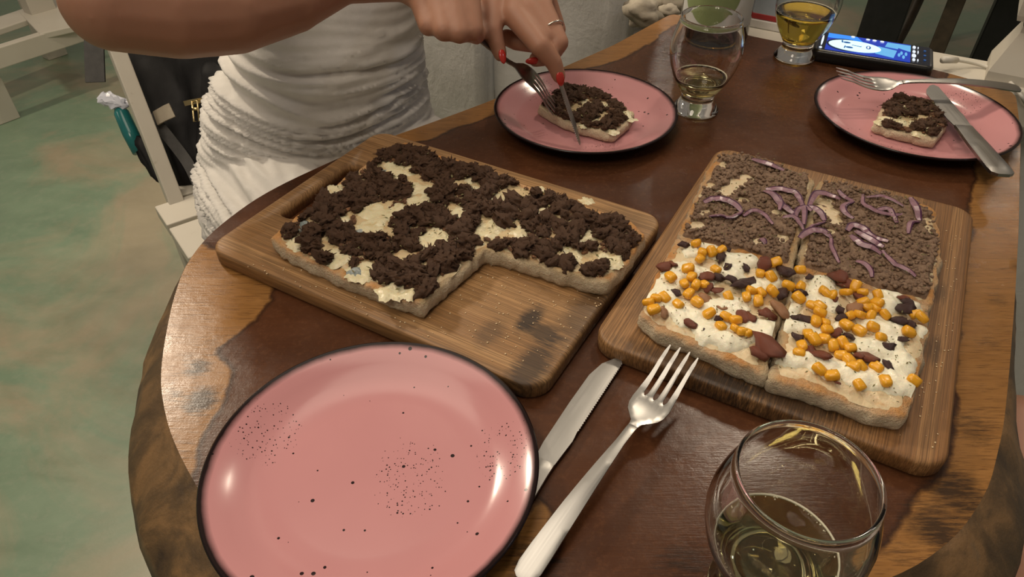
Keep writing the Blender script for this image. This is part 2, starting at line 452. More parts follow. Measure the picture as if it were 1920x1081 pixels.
M_HAIR = plain('brown_hair', (.045, .022, .012), .4)
M_BAG = plain('black_nylon', (.007, .0065, .007), .7, spec=.25, var=.4, scale=50, bump=.3, bscale=900)
M_STRAP = plain('grey_webbing', (.045, .043, .040), .7, var=.25, scale=80, bump=.4, bscale=1200)
M_GOLD = plain('brass', (.62, .50, .26), .28, 1)
M_TAB = plain('beige_webbing', (.38, .33, .25), .75, bump=.3, bscale=900)
M_SHORTS = plain('dark_shorts', (.012, .012, .014), .8)

# ------------------------------------------------------------------ setting
U = Vector((.5, .866, 0)); Vv = Vector((.866, -.5, 0))          # along the table, across it
def uv(u, v, z=0): return U*u + Vv*v + Vector((0, 0, z))
FZ = -.74
V = [(-6, -2, FZ), (7, -2, FZ), (7, 8, FZ), (-6, 8, FZ)]
tag(mk('floor', V + [(x, y, FZ-.05) for x, y, _ in V], [(0, 1, 2, 3), (7, 6, 5, 4), (0, 4, 5, 1), (1, 5, 6, 2), (2, 6, 7, 3), (3, 7, 4, 0)], M_FLOOR, smooth=False), kind='structure')

def rough_block(name, u0, u1, v0, v1, z0, z1, step, amp, mat, kind='structure', seed=0, bev=.006):
    bm = bmesh.new(); bmesh.ops.create_cube(bm, size=1)
    c = ((u0+u1)/2, (v0+v1)/2, (z0+z1)/2); s = (u1-u0, v1-v0, z1-z0)
    for v in bm.verts: v.co = Vector([c[i]+v.co[i]*s[i] for i in range(3)])
    bmesh.ops.bevel(bm, geom=bm.edges[:], offset=bev, segments=2, affect='EDGES')
    for ax in range(3):
        k = int(s[ax]/step); lo = c[ax]-s[ax]/2
        for i in range(1, k):
            co = [0, 0, 0]; no = [0, 0, 0]; co[ax] = lo+s[ax]*i/k; no[ax] = 1
            bmesh.ops.bisect_plane(bm, geom=bm.verts[:]+bm.edges[:]+bm.faces[:], plane_co=co, plane_no=no)
    bm.normal_update()
    for v in bm.verts:
        n = noise.fractal(Vector(v.co)*14+Vector((seed, 0, 0)), 1, 2, 4)
        v.co = v.co + v.normal*n*amp
    bm.verts.index_update()
    V = [uv(*v.co) for v in bm.verts]; F = [[v.index for v in f.verts] for f in bm.faces]; bm.free()
    F = [f[::-1] for f in F]
    return tag(mk(name, V, F, mat), kind=kind)
# pillar-like stretch of plastered wall beyond the seated person, in two planes
rough_block('wall_back', 1.050, 1.24, -1.02, -.405, FZ, 1.5, .03, .004, M_PLASTER, seed=1)
rough_block('wall_back.001', 1.028, 1.06, -1.02, -.645, FZ, 1.5, .03, .004, M_PLASTER, seed=5)
rough_block('wall_parapet', 1.10, 1.22, -.42, 1.6, FZ, -.062, .04, .008, M_PLASTER, seed=3)

# broken white stones lying along the wall head at the table's far left corner
st_root = empty('rubble_ledge', uv(1.12, -.30, -.06)); tag(st_root, kind='structure'); st_root.name = 'trim_1'
for i, (u, v, r) in enumerate([(1180+30, 22, .022), (1232, 12, .026), (1215, -4, .03), (1246, -14, .03), (1268, 2, .02), (1200, 40, .012), (1255, 18, .013), (1222, 34, .012)]):
    c = at(u, v, -.005-.02*(i % 2)); V, F = ico(3, r)
    V = [c + Vector((p.x*1.25, p.y, p.z*.8))*(1+.55*noise.fractal(p*60+Vector((i*7, 0, 0)), 1, 2, 3)) - st_root.location for p in V]
    mk('stone', V, F, M_STONE, st_root)

# white rail that closes the table's far end, with its baluster post
A = at(1400, 66); r0, r1 = uv(1.055, -.275, -.034), uv(1.075, .62, -.034)
tag(mk('trim_2', *beam(r0, r1, .085, .05, bev=.006), M_WHITEWOOD, smooth=False), kind='structure')
post = empty('baluster_post', at(1909, 142, -.009), math.radians(-30), 'white turned wooden baluster post on the rail at the far right corner', 'post')
def sq(prof, rot=0):
    return lathe(prof, 4)
Vp, Fp = lathe([(0, 0), (.052, 0), (.052, .012), (.030, .058), (.030, .066)], 4)
Rm = Matrix.Rotation(math.radians(45), 3, 'Z')
mk('post_base', [Rm @ Vector(v) for v in Vp], Fp, M_WHITEWOOD, post, smooth=False)
Vp, Fp = lathe([(0, .064), (.026, .064), (.026, .070), (.044, .074), (.046, .080), (.050, .120), (.044, .160), (.044, .40), (0, .40)], 4)
mk('post_shaft', [Rm @ Vector(v) for v in Vp], Fp, M_WHITEWOOD, post, smooth=False)

# ------------------------------------------------------------------ table
px_top = [(1262, 24), (1150, 85), (1040, 133), (930, 185), (850, 215), (780, 240), (690, 272), (600, 312), (535, 342), (480, 372), (430, 408), (385, 446), (345, 500),
          (322, 570), (305, 660), (300, 720), (312, 790), (335, 850), (365, 905), (400, 965), (450, 1035), (520, 1110), (640, 1170), (800, 1200), (960, 1205), (1120, 1195), (1300, 1180), (1470, 1150), (1600, 1110),
          (1720, 1062), (1800, 1000), (1855, 915), (1882, 800), (1893, 690), (1903, 560), (1910, 430), (1912, 330), (1914, 250), (1904, 172),
          (1850, 158), (1790, 140), (1700, 118), (1580, 98), (1480, 82), (1400, 66)]
TOP = np.array([tuple(at(u, v))[:2] for u, v in px_top])
if area(TOP) < 0: TOP = TOP[::-1]; px_top = px_top[::-1]
TOPL = smooth_loop(resample(TOP, .012), 2)
def edge_off(p):   # how far the live edge spreads below the top rim
    x, y = p
    near = max(0, min(1, (.45-y)/.2)); left = 1 if x < 0 else 0
    return .006 + .030*near + (.012 if (left and y < .5) else 0)
off = np.array([edge_off(p) for p in TOPL])
wob = np.array([nz(p[0], p[1], 3., 9)*.008 for p in TOPL])
v, f = fill([TOPL], .0065)
n = len(TOPL)
table = empty('live_edge_table', (0.1, .55, FZ), 0, 'live-edge wooden slab dining table, dark brown heartwood and tan sapwood rim', 'table')
TL = table.location
Vt = [Vector((x, y, 0))-TL for x, y in v]
top = mk('table_top', Vt, f, M_SLAB, table)
polys = [
 [(255, 720), (300, 600), (320, 520), (372, 455), (412, 470), (480, 505), (518, 535), (508, 565), (470, 600), (440, 632), (408, 655), (440, 690), (425, 740), (400, 790), (372, 840), (350, 920), (300, 900)],
 [(600, 330), (640, 290), (780, 230), (930, 175), (1150, 70), (1262, 10), (1300, 30), (1258, 52), (1215, 82), (1165, 112), (1100, 128), (1000, 175), (930, 215), (860, 238), (800, 262), (740, 275)],
 [(1930, 130), (1780, 128), (1775, 160), (1800, 190), (1850, 240), (1830, 300), (1818, 380), (1822, 430), (1800, 620), (1778, 880), (1690, 980), (1640, 1030), (1600, 1081), (1700, 1120), (1960, 1000), (1960, 300)],
 [(960, 1000), (1010, 935), (1035, 960), (985, 1090), (930, 1120), (900, 1060)], [(380, 1000), (420, 1000), (560, 1180), (400, 1150)]]
sd = np.full(len(v), -1.)
for pl in polys: sd = np.maximum(sd, sdist(v, [tuple(at(*q))[:2] for q in pl]))
sapv = np.clip(.5+sd/.035, 0, 1)
darkv = np.zeros(len(v))
for u, vv, r, k in [(370, 690, .010, .75), (376, 752, .012, .8), (352, 668, .006, .5), (320, 745, .010, .6), (318, 720, .006, .5), (415, 400, .022, .55), (355, 470, .008, .5), (400, 640, .012, .5), (300, 590, .006, .4), (440, 385, .02, .5), (540, 345, .02, .55),
                    (1830, 800, .02, .55), (1850, 640, .012, .5), (1800, 930, .022, .7), (1760, 990, .02, .7), (1870, 560, .012, .5), (1880, 430, .010, .5), (1690, 1040, .016, .5), (1000, 1055, .016, .7), (880, 218, .008, .4), (1100, 118, .006, .4), (1285, 1060, .02, .6), (1050, 1040, .01, .4), (1150, 95, .006, .4), (990, 165, .008, .35)]:
    c = at(u, vv); darkv = np.maximum(darkv, 1.15*k*np.exp(-((v[:, 0]-c.x)**2+(v[:, 1]-c.y)**2)/(1.5*r)**2))
for nm, arr in (('sap', sapv), ('dark', darkv)):
    a = top.data.attributes.new(nm, 'FLOAT', 'POINT'); a.data.foreach_set('value', arr.astype(np.float32))
prof = [(0, 0.), (.15, -.004), (.55, -.018), (.9, -.034), (1, -.046), (.75, -.058), (0, -.066), (-2., -.068)]
Vs, Fs = [], []
for k, (q, zz) in enumerate(prof):
    L = offset(TOPL, off*q + (wob*min(1, -zz*40) if q > 0 else 0))
    Vs += [Vector((x, y, zz + (.004*nz(x, y, k, 25) if 0 < k < 6 else 0)))-TL for x, y in L]
for k in range(len(prof)-1):
    for i in range(n): Fs.append((k*n+i, (k+1)*n+i, (k+1)*n+(i+1) % n, k*n+(i+1) % n))
mk('live_edge', Vs, Fs, M_EDGE, table)
vb, fb = fill([offset(TOPL, -2*off)])
mk('underside', [Vector((x, y, -.068))-TL for x, y in vb], [t[::-1] for t in fb], M_EDGE, table, smooth=False)
for (x, y) in ((-.05, .52), (.30, .46), (.18, .82), (.42, .72)):
    mk('leg', *beam(Vector((x, y, FZ))-TL, Vector((x*.92+.02, y*.95+.03, -.066))-TL, .07, .07, (1, 0, 0), .006), M_BROWNWOOD, table, smooth=False)

# ------------------------------------------------------------------ boards
BT = .015
B1c, B1r = Vector((-.0604, .4902, 0)), -.51941
B2c, B2r = Vector((.2352, .4434, 0)), -.50398
BL, BW = .316, .2334
def frame(c, r):
    def f(u, v, z):
        p = at(u, v, z)-c; p.z = 0; q = Matrix.Rotation(-r, 3, 'Z') @ p
        return (q.x, q.y)
    return f
f1, f2 = frame(B1c, B1r), frame(B2c, B2r)
def rounded_prism(loop, H, r, holes=(), spacing=None):
    pr = [(-r, 0), (-r*.3, r*.12), (0, r*.6), (0, H-r*.8), (-r*.12, H-r*.4), (-r*.45, H-r*.1), (-r, H)]
    return prism(loop, pr, holes, spacing)
spots1 = [(.118, -.058, .010, .020, .9), (.135, -.066, .020, .012, .8), (.142, -.10, .016, .035, .8), (.152, -.03, .02, .05, .55), (.03, -.075, .006, .030, .5), (.10, -.085, .012, .02, .45), (.125, .095, .03, .02, .35), (-.15, 0, .006, .05, .2)]
M_B1 = board_mat('bamboo_board', (.31, .160, .060), (.47, .275, .120), spots1)
b1 = empty('cutting_board', B1c, B1r, 'bamboo cutting board with handle slot under the shredded beef pizza', 'cutting board')
s0 = [f1(u, v, BT) for u, v in ((548, 384), (572, 388), (655, 318), (640, 308))]
slx = np.mean([q[0] for q in s0]); sly = [q[1] for q in s0]
slot = rrect(.024, .104, .0095) + np.array([s0[0][0]*.5+s0[3][0]*.5+.0115, s0[0][1]*.5+s0[3][1]*.5-.004]); print('slot', s0)
V, F = rounded_prism(rrect(BL, BW, .018), BT, .004, [slot])
mk('board_body', V, F, M_B1, b1)
spots2 = [(.02, -.145, .05, .020, .75), (-.05, -.15, .06, .012, .6), (.06, -.12, .02, .03, .3), (.10, -.05, .006, .02, .5), (-.09, -.10, .02, .04, .4), (.095, .02, .012, .02, .4), (-.02, -.152, .03, .01, .8)]
M_B2 = board_mat('bamboo_board_dark', (.26, .122, .042), (.43, .235, .095), [(y*0+y, x, b, a, k) if 0 else (y, -x, b, a, k) for (x, y, a, b, k) in spots2])
b2 = empty('cutting_board', B2c, B2r + math.pi/2, 'bamboo cutting board under the pizza with corn, bacon and red onion', 'cutting board')
V, F = rounded_prism(rrect(BL, BW, .018), BT, .004)
mk('board_body', V, F, M_B2, b2)

# ------------------------------------------------------------------ pizza pieces
TH = .0145   # bread thickness
def crust_mesh(loop, seed, T=TH):
    L = resample(ccw(loop), .003, .0022, seed, 80); L = smooth_loop(L, 1)
    pr = [(-.002, 0), (-.0003, .0010), (.0010, T*.30), (.0009, T*.62), (.0002, T*.88), (-.0010, T)]
    def jit(x, y, z, k):
        a = 1 if 0 < k < 5 else .4
        return (x+.0020*a*nz(x, y, seed+z*120, 150), y+.0020*a*nz(y, x, seed+4+z*120, 150), max(0, z*(1+.22*nz(x, y, seed, 45))))
    V, F = prism(L, pr, (), .007, lambda x, y: T+.0012*nz(x, y, seed, 60), jitter=jit)
    return V, F, L
def sheet(loop, spacing, zf, low):
    """layer with an irregular edge that falls to low(x, y)"""
    v, f = fill([loop], spacing); n = len(loop)
    d = pdist(v, loop)
    V = [(x, y, (low(x, y) if i < n else low(x, y)+(zf(x, y)-low(x, y))*min(1, (d[i]/.004))**.6)) for i, (x, y) in enumerate(v)]
    return V, f
def layer(name, loop, spacing, zf, mat, parent, low):
    V, F = sheet(loop, spacing, zf, low); return mk(name, V, F, mat, parent)

def clump_mesh(seed, sub=3, strands=14):
    rnd = random.Random(seed); mb = MB(); V, F = ico(sub, 1); o_ = Vector((seed*3.7, 0, 0))
    V = [Vector((p.x*1.25, p.y*.9, p.z*.60))*(1+.55*noise.fractal(p*1.5+o_, 1, 2, 2)+.36*noise.noise(p*3.6+o_)+.42*noise.noise(p*7+o_)+.25*noise.noise(p*15+o_)) for p in V]
    mb.add(V, F)
    for i in range(strands):
        a = rnd.uniform(0, 6.28); e = rnd.uniform(.0, 1.3); d = Vector((math.cos(a)*math.cos(e)*1.15, math.sin(a)*math.cos(e), math.sin(e)*.62))
        s = Vector((rnd.uniform(-1, 1), rnd.uniform(-1, 1), rnd.uniform(-.3, .5)))*.45
        mb.add(*tube([d*.5, d*.9+s*.2, d*1.1+s*.7, d*1.15+s*1.1], [.085, .075, .055, .02], 3))
    return mb.V, mb.F
CLUMPS = [mkmesh('beef_shred', *clump_mesh(s), M_BEEF) for s in range(9)]
CRUMBS = [mkmesh('beef_crumb', *clump_mesh(30+s, 1, 3), M_BEEF, smooth=False) for s in range(4)]
def put(name, me, parent, loc, s, rot=None):
    o = link(name, me, parent, loc); o.scale = (s, s, s) if not hasattr(s, '__len__') else s
    o.rotation_euler = rot or (random.uniform(-.5, .5), random.uniform(-.5, .5), random.uniform(0, 6.28))
    return o
def scatter(loop, n, rmin, margin=0, seed=1):
    g = np.random.default_rng(abs(int(seed*10))); a = np.asarray(loop); lo, hi = a.min(0), a.max(0)
    c = lo+(hi-lo)*g.random((n*14, 2)); c = c[inside(c, a)]
    if margin: c = c[pdist(c, a) > margin]
    out, grid = [], {}
    for x, y in c.tolist():
        i, j = int(x//rmin), int(y//rmin)
        if any((x-p[0])**2+(y-p[1])**2 < rmin*rmin for di in (-1, 0, 1) for dj in (-1, 0, 1) for p in grid.get((i+di, j+dj), ())): continue
        out.append((x, y)); grid.setdefault((i, j), []).append((x, y))
        if len(out) >= n: break
    return out
def flakes(pts, zf, smin, smax, seed=3):
    rnd = random.Random(seed); mb = MB()
    for x, y in pts:
        a = rnd.uniform(0, 6.28); l = rnd.uniform(smin, smax); w_ = l*rnd.uniform(.25, .55); z = zf(x, y)+.0003
        c, s = math.cos(a)*l/2, math.sin(a)*l/2; px, py = -math.sin(a)*w_/2, math.cos(a)*w_/2; t1 = rnd.uniform(-.4, .4)*l; h = .00035
        base = [(x-c, y-s, z-t1*.5), (x+px, y+py, z+.0002), (x+c, y+s, z+t1*.5), (x-px, y-py, z)]
        V = base + [(p[0], p[1], p[2]+h) for p in base]
        mb.add(V, [(3, 2, 1, 0), (4, 5, 6, 7), (0, 1, 5, 4), (1, 2, 6, 5), (2, 3, 7, 6), (3, 0, 4, 7)])
    return mb
def stuff_crumbs(pts, zf, smin, smax, seed, variants=4, sq_=.7):
    rnd = random.Random(seed); mb = MB(); base = []
    for k in range(variants):
        V, F = ico(1, 1); base.append(([p*(1+.5*noise.noise(p*1.7+Vector((k*5, seed, 0)))) for p in V], F))
    for x, y in pts:
        V, F = base[rnd.randrange(variants)]; s = rnd.uniform(smin, smax); R = Matrix.Rotation(rnd.uniform(0, 6.28), 3, 'Z')
        z = zf(x, y); mb.add([(lambda q: (x+q.x, y+q.y, z+q.z*sq_))(R @ p * s) for p in V], F)
    return mb
def shred_stuff(pts, zf, smin, smax, seed):
    rnd = random.Random(seed); mb = MB(); base = [clump_mesh(60+k, 1, 5) for k in range(4)]
    for x, y in pts:
        V, F = base[rnd.randrange(4)]; s = rnd.uniform(smin, smax); R = Matrix.Rotation(rnd.uniform(0, 6.28), 3, 'Z'); z = zf(x, y)+s*.3
        mb.add([(lambda q: (x+q.x, y+q.y, z+q.z))(R @ Vector(p) * s) for p in V], F)
    return mb
def blob_patch(cx, cy, r, seed, zb, h=.0022, asp=1., rot=0.):
    """irregular melted puddle"""
    n = 48; L = []
    for k in range(n):
        a = 2*math.pi*k/n; q = r*(1+.42*noise.noise((math.cos(a)*1.3, math.sin(a)*1.3, seed))+.30*noise.noise((math.cos(a)*2.6, math.sin(a)*2.6, seed+3))+.26*noise.noise((math.cos(a)*6, math.sin(a)*6, seed)))
        x, y = q*math.cos(a)*asp, q*math.sin(a)
        L.append((cx+x*math.cos(rot)-y*math.sin(rot), cy+x*math.sin(rot)+y*math.cos(rot)))
    L = np.array(L)
    return sheet(L, max(.0022, r/6), lambda x, y: zb(x, y)+h*(1+.5*nz(x, y, seed, 160)), lambda x, y: zb(x, y)-.0006)

# --- left pizza: three quarters left, an L shape
def shrink(loop, d, seed=0, amp=.002):
    L = smooth_loop(resample(ccw(loop), .004), 2)
    L = offset(L, -d); return smooth_loop(resample(L, .004, amp, seed, 90), 1)
def toast_attr(o, cut):
    me = o.data; co = np.empty(len(me.vertices)*3); me.vertices.foreach_get('co', co); co = co.reshape(-1, 3)[:, :2]
    d = np.clip((pdist(co, cut, False)-.003)/.004, 0, 1) if cut is not None else np.ones(len(co))
    a = me.attributes.new('toast', 'FLOAT', 'POINT'); a.data.foreach_set('value', d.astype(np.float32))
def beef_pizza(root, loop, cheese_loop, patches, blues, nclump, ncrumb, seed, csize=(.0042, .0066), margin=.006, T=TH, keep=None, herbs=260, cut=None, thr=.31):
    V, F, L = crust_mesh(loop, seed, T); toast_attr(mk('crust', V, F, M_CRUST, root), cut)
    np_edge = .0032
    zc = lambda x, y: T+.0010+.0010*nz(x, y, seed, 60)+.0012*nz(x, y, seed+2, 120)
    CL = shrink(loop, np_edge, seed+5, .0042)
    layer('cheese', CL, .0035, zc, M_CHEESE, root, lambda x, y: T-.0012)
    for i, (x, y, r) in enumerate(patches): mk('cheese_patch', *blob_patch(x, y, r*1.12, seed+i*1.7, zc, .0013), M_PATCH, root)
    for i, (x, y, r) in enumerate(blues): mk('blue_cheese', *blob_patch(x, y, r, seed+40+i, zc, .0026), M_BLUE, root)
    free = lambda q: all((q[0]-x)**2+(q[1]-y)**2 > (r*1.0)**2 for x, y, r in patches+blues) and nz(q[0], q[1], seed, 42, 2) < thr and (keep is None or keep(q))
    pts = [q for q in scatter(CL, nclump*2, .0052, margin, seed) if free(q)]
    rnd = random.Random(seed)
    for q in pts[:nclump]:
        s = rnd.uniform(*csize); put('beef_shred', CLUMPS[rnd.randrange(9)], root, (q[0], q[1], zc(*q)+s*.35), s)
    pts2 = [q for q in scatter(CL, ncrumb, .0022, margin*.7, seed+3) if free(q)]
    tag(shred_stuff(pts2, zc, .0016, .0030, seed).build('beef_crumbs', M_BEEF, root, smooth=False), kind='stuff')
    hp = scatter(CL, herbs, .001, .002, seed+8)
    tag(flakes(hp, lambda x, y: zc(x, y)+.0030, .0016, .0040).build('herb_flakes', M_HERB, root, smooth=False), kind='stuff')
    return zc
PZ = BT+TH+.003
pz1 = empty('pizza', (B1c.x, B1c.y, BT), B1r, 'L-shaped remainder of rectangular pizza topped with dark shredded beef and cheese, on the left board', 'pizza')
lp = [f1(u, v, PZ) for u, v in ((506, 440), (560, 398), (640, 332), (700, 292), (757, 262), (830, 288), (900, 310), (990, 342), (1090, 378), (1180, 410), (1212, 438), (1180, 482), (1140, 525), (1080, 512), (1000, 488), (950, 472), (907, 462), (870, 495), (830, 528), (790, 566), (730, 545), (660, 520), (590, 488), (545, 468))]
cl = [f1(u, v, PZ) for u, v in ((528, 438), (580, 396), (650, 335), (705, 298), (765, 272), (830, 296), (900, 318), (990, 350), (1090, 385), (1175, 418), (1190, 440), (1165, 478), (1128, 512), (1080, 504), (1000, 482), (950, 466), (905, 456), (870, 488), (830, 520), (785, 550), (730, 530), (660, 506), (590, 474), (548, 456))]
def conv(ff, z, lst, depth=.62): return [(*ff(u, v, z), r*depth/FPX) for u, v, r in lst]
pp = conv(f1, PZ, [(744, 316, 30), (790, 352, 26), (785, 376, 24), (705, 398, 32), (690, 425, 28), (752, 392, 22), (813, 443, 30), (850, 440, 14), (862, 396, 20), (918, 428, 26), (936, 370, 20), (895, 352, 16), (880, 335, 13), (975, 432, 19), (1017, 396, 22), (1105, 440, 20), (1146, 484, 22), (1075, 476, 17), (1060, 462, 13), (632, 480, 22), (679, 506, 24), (735, 540, 22), (765, 548, 15), (563, 448, 20), (628, 352, 16), (1052, 420, 10), (1165, 440, 14), (640, 410, 16), (735, 332, 14), (1010, 352, 12), (1100, 372, 12)])
bb = conv(f1, PZ, [(577, 422, 20), (667, 507, 14), (674, 432, 11), (866, 388, 8), (720, 318, 10)])
beef_pizza(pz1, lp, cl, pp, bb, 298, 1200, 11, cut=np.array([f1(u, v, PZ) for u, v in ((1140, 527), (1080, 512), (1000, 488), (907, 462), (870, 495), (790, 568))]), margin=.003, csize=(.0036, .0078))
# sagging cheese strings over the cut edge, crumbs of the cut
mb = MB()
for k, (pts) in enumerate([((998, 486, .028), (992, 494, .020), (975, 500, .0155)), ((905, 458, .030), (912, 468, .022), (918, 478, .0165)), ((955, 470, .029), (958, 482, .021), (968, 489, .0158)), ((570, 476, .028), (580, 486, .024)), ((664, 520, .028), (676, 530, .022), (682, 536, .017))]):
    W = [Vector((*f1(u, v, z), z-BT)) for u, v, z in pts]; mb.add(*tube(W, [.0016]+[.0009]*(len(W)-1), 6))
mb.build('cheese_string', M_PATCH, pz1)

# --- right pizza: cut in four quarters
sm_b, sm_f = f2(1441, 700, PZ), f2(1532, 331, PZ)      # long cut, near and far end
lo2 = [f2(u, v, PZ) for u, v in ((1200, 582), (1215, 545), (1240, 495), (1262, 455), (1283, 412), (1315, 340), (1346, 285))]
bk2 = [f2(u, v, PZ) for u, v in ((1346, 285), (1400, 284), (1450, 300), (1532, 331), (1600, 345), (1680, 362), (1755, 392))]
rt2 = [f2(u, v, PZ) for u, v in ((1755, 392), (1768, 430), (1770, 480), (1758, 530), (1748, 565), (1742, 640), (1725, 710), (1704, 772))]
fr2 = [f2(u, v, PZ) for u, v in ((1704, 772), (1690, 776), (1640, 765), (1560, 735), (1500, 715), (1441, 700), (1380, 672), (1300, 635), (1240, 612), (1200, 582))]
ring2 = np.array(lo2[:-1]+bk2[:-1]+rt2[:-1]+fr2[:-1])
mid_l, mid_r = np.array(f2(1281, 442, PZ)), np.array(f2(1746, 566, PZ))
def half(loop, a, b, g=.0008):
    """clip polygon to the left of a->b, leaving a gap"""
    a, b = np.array(a), np.array(b); d = (b-a)/np.linalg.norm(b-a); nrm = np.array([-d[1], d[0]]); out = []
    L = [np.array(p) for p in loop]
    for i in range(len(L)):
        p, q = L[i], L[(i+1) % len(L)]; sp, sq2 = (p-a)@nrm-g, (q-a)@nrm-g
        if sp >= 0: out.append(p)
        if (sp >= 0) != (sq2 >= 0): out.append(p+(q-p)*sp/(sp-sq2))
    return np.array(out)
sb, sf = np.array(sm_b), np.array(sm_f)
ext = lambda a, b: (a-(b-a)*.2, b+(b-a)*.2)
cs, ce = ext(sb, sf); ms, me_ = ext(mid_l, mid_r)
Lh, Rh = half(ring2, cs, ce, .0014), half(ring2, ce, cs, .0014)
if np.mean(Lh[:, 0]) > np.mean(Rh[:, 0]): Lh, Rh = Rh, Lh
quarters = {('far', 'left'): half(Lh, ms, me_, .0004), ('near', 'left'): half(Lh, me_, ms, .0004), ('far', 'right'): half(Rh, ms, me_, .0004), ('near', 'right'): half(Rh, me_, ms, .0004)}
cornpx = [(465, 72), (572, 98), (490, 108), (530, 105), (480, 138), (430, 180), (548, 178), (355, 212), (445, 212), (415, 240), (465, 242), (500, 240), (435, 282), (470, 318), (388, 325), (297, 300), (285, 350), (262, 318), (520, 365), (590, 378), (570, 420), (632, 392), (635, 428), (680, 445), (655, 440), (735, 200), (780, 212), (800, 152), (780, 265), (678, 297), (728, 312), (740, 275), (790, 278), (602, 292), (855, 248), (908, 252), (905, 182), (945, 165), (920, 155), (960, 170), (955, 330), (990, 360), (1020, 285), (1005, 270), (972, 400), (1015, 402), (1020, 435), (940, 455), (965, 480), (1005, 475), (915, 500), (902, 530), (985, 340), (1100, 277), (1138, 252), (1180, 230), (1170, 275), (1240, 240), (1310, 243), (1235, 288), (1230, 325), (1170, 320), (1118, 372), (1160, 372), (1205, 375), (1268, 370), (1100, 415), (1155, 440), (1215, 425), (1250, 468), (1088, 485), (1045, 500), (1120, 510), (1080, 540), (1110, 560), (1130, 590), (1165, 585), (1230, 592), (988, 602), (1040, 628), (1155, 668), (1267, 655), (1388, 648), (1368, 443), (1420, 385), (1395, 370), (900, 300), (1190, 335), (1040, 290), (1225, 340), (700, 270), (330, 300)]
baconpx = [(410, 75, 11, 'd'), (330, 168, 16, 'r'), (370, 158, 12, 'r'), (597, 168, 10, 'd'), (508, 212, 17, 'r'), (560, 212, 12, 'd'), (515, 255, 12, 'r'), (552, 268, 11, 'r'), (512, 305, 15, 't'), (380, 278, 10, 'd'), (330, 360, 11, 't'), (440, 408, 12, 'r'), (510, 430, 8, 'd'), (678, 170, 9, 'd'), (755, 155, 18, 'r'), (690, 235, 17, 'd'), (655, 250, 19, 'd'), (615, 228, 14, 'd'), (840, 190, 20, 'd'), (880, 208, 15, 'd'), (830, 285, 14, 'd'), (900, 278, 13, 'd'), (665, 375, 16, 'r'), (700, 382, 13, 'r'), (765, 370, 17, 'r'), (820, 350, 20, 't'), (888, 382, 9, 'd'), (925, 392, 15, 'd'), (895, 463, 12, 'd'), (765, 512, 26, 'r'), (740, 530, 18, 'r'), (800, 525, 14, 'r'), (985, 540, 18, 'r'), (950, 520, 12, 'r'), (1195, 550, 18, 'r'), (1062, 215, 22, 'r'), (1095, 240, 16, 'r'), (1035, 195, 14, 'r'), (1040, 310, 9, 'r'), (1075, 350, 11, 'd'), (1085, 382, 11, 'd'), (1140, 342, 18, 't'), (1060, 445, 11, 'r'), (1112, 465, 11, 'd'), (1155, 292, 12, 'r'), (1340, 300, 14, 'r'), (1345, 345, 18, 'd'), (1365, 325, 13, 'd'), (1330, 395, 16, 'd'), (1375, 408, 12, 'd'), (1272, 508, 13, 'd'), (1280, 580, 12, 'd'), (1065, 655, 6, 'r'), (845, 145, 16, 'r'), (600, 90, 8, 'd'), (570, 128, 12, 'd'), (822, 440, 12, 'd'), (1150, 540, 12, 'r'), (1010, 185, 10, 'd'), (945, 210, 8, 'd'), (1340, 470, 9, 'd'), (560, 385, 9, 'd'), (580, 340, 10, 't')]
toP = lambda x, y: (1100+x*.444, 420+y*.444)
creampx = [(500, 75, 60), (440, 105, 45), (560, 110, 50), (690, 125, 65), (640, 150, 55), (380, 190, 60), (330, 250, 70), (280, 300, 50), (430, 170, 50), (350, 310, 60), (520, 200, 60), (620, 190, 60), (560, 330, 75), (640, 335, 70), (480, 370, 75), (400, 370, 55), (560, 460, 60), (620, 480, 60), (700, 425, 60), (500, 440, 45), (740, 435, 50), (780, 420, 45), (860, 340, 60), (740, 250, 60), (700, 270, 45), (780, 230, 50), (870, 410, 45), (980, 230, 60), (1020, 250, 50), (990, 170, 42), (1060, 165, 30), (1110, 190, 28), (1000, 300, 50), (930, 300, 45), (1050, 330, 45), (940, 420, 40), (1270, 280, 60), (1300, 320, 60), (1250, 330, 40), (1330, 290, 35), (1200, 400, 50), (1280, 420, 60), (1320, 460, 55), (1230, 500, 60), (1180, 500, 55), (1310, 540, 60), (1360, 580, 45), (1420, 430, 40), (1400, 330, 30), (1000, 560, 55), (930, 560, 55), (860, 560, 45), (1060, 590, 55), (1130, 620, 55), (1200, 640, 60), (1290, 650, 65), (1370, 670, 45), (1260, 610, 45), (1080, 420, 45), (1000, 440, 40), (760, 465, 35)]
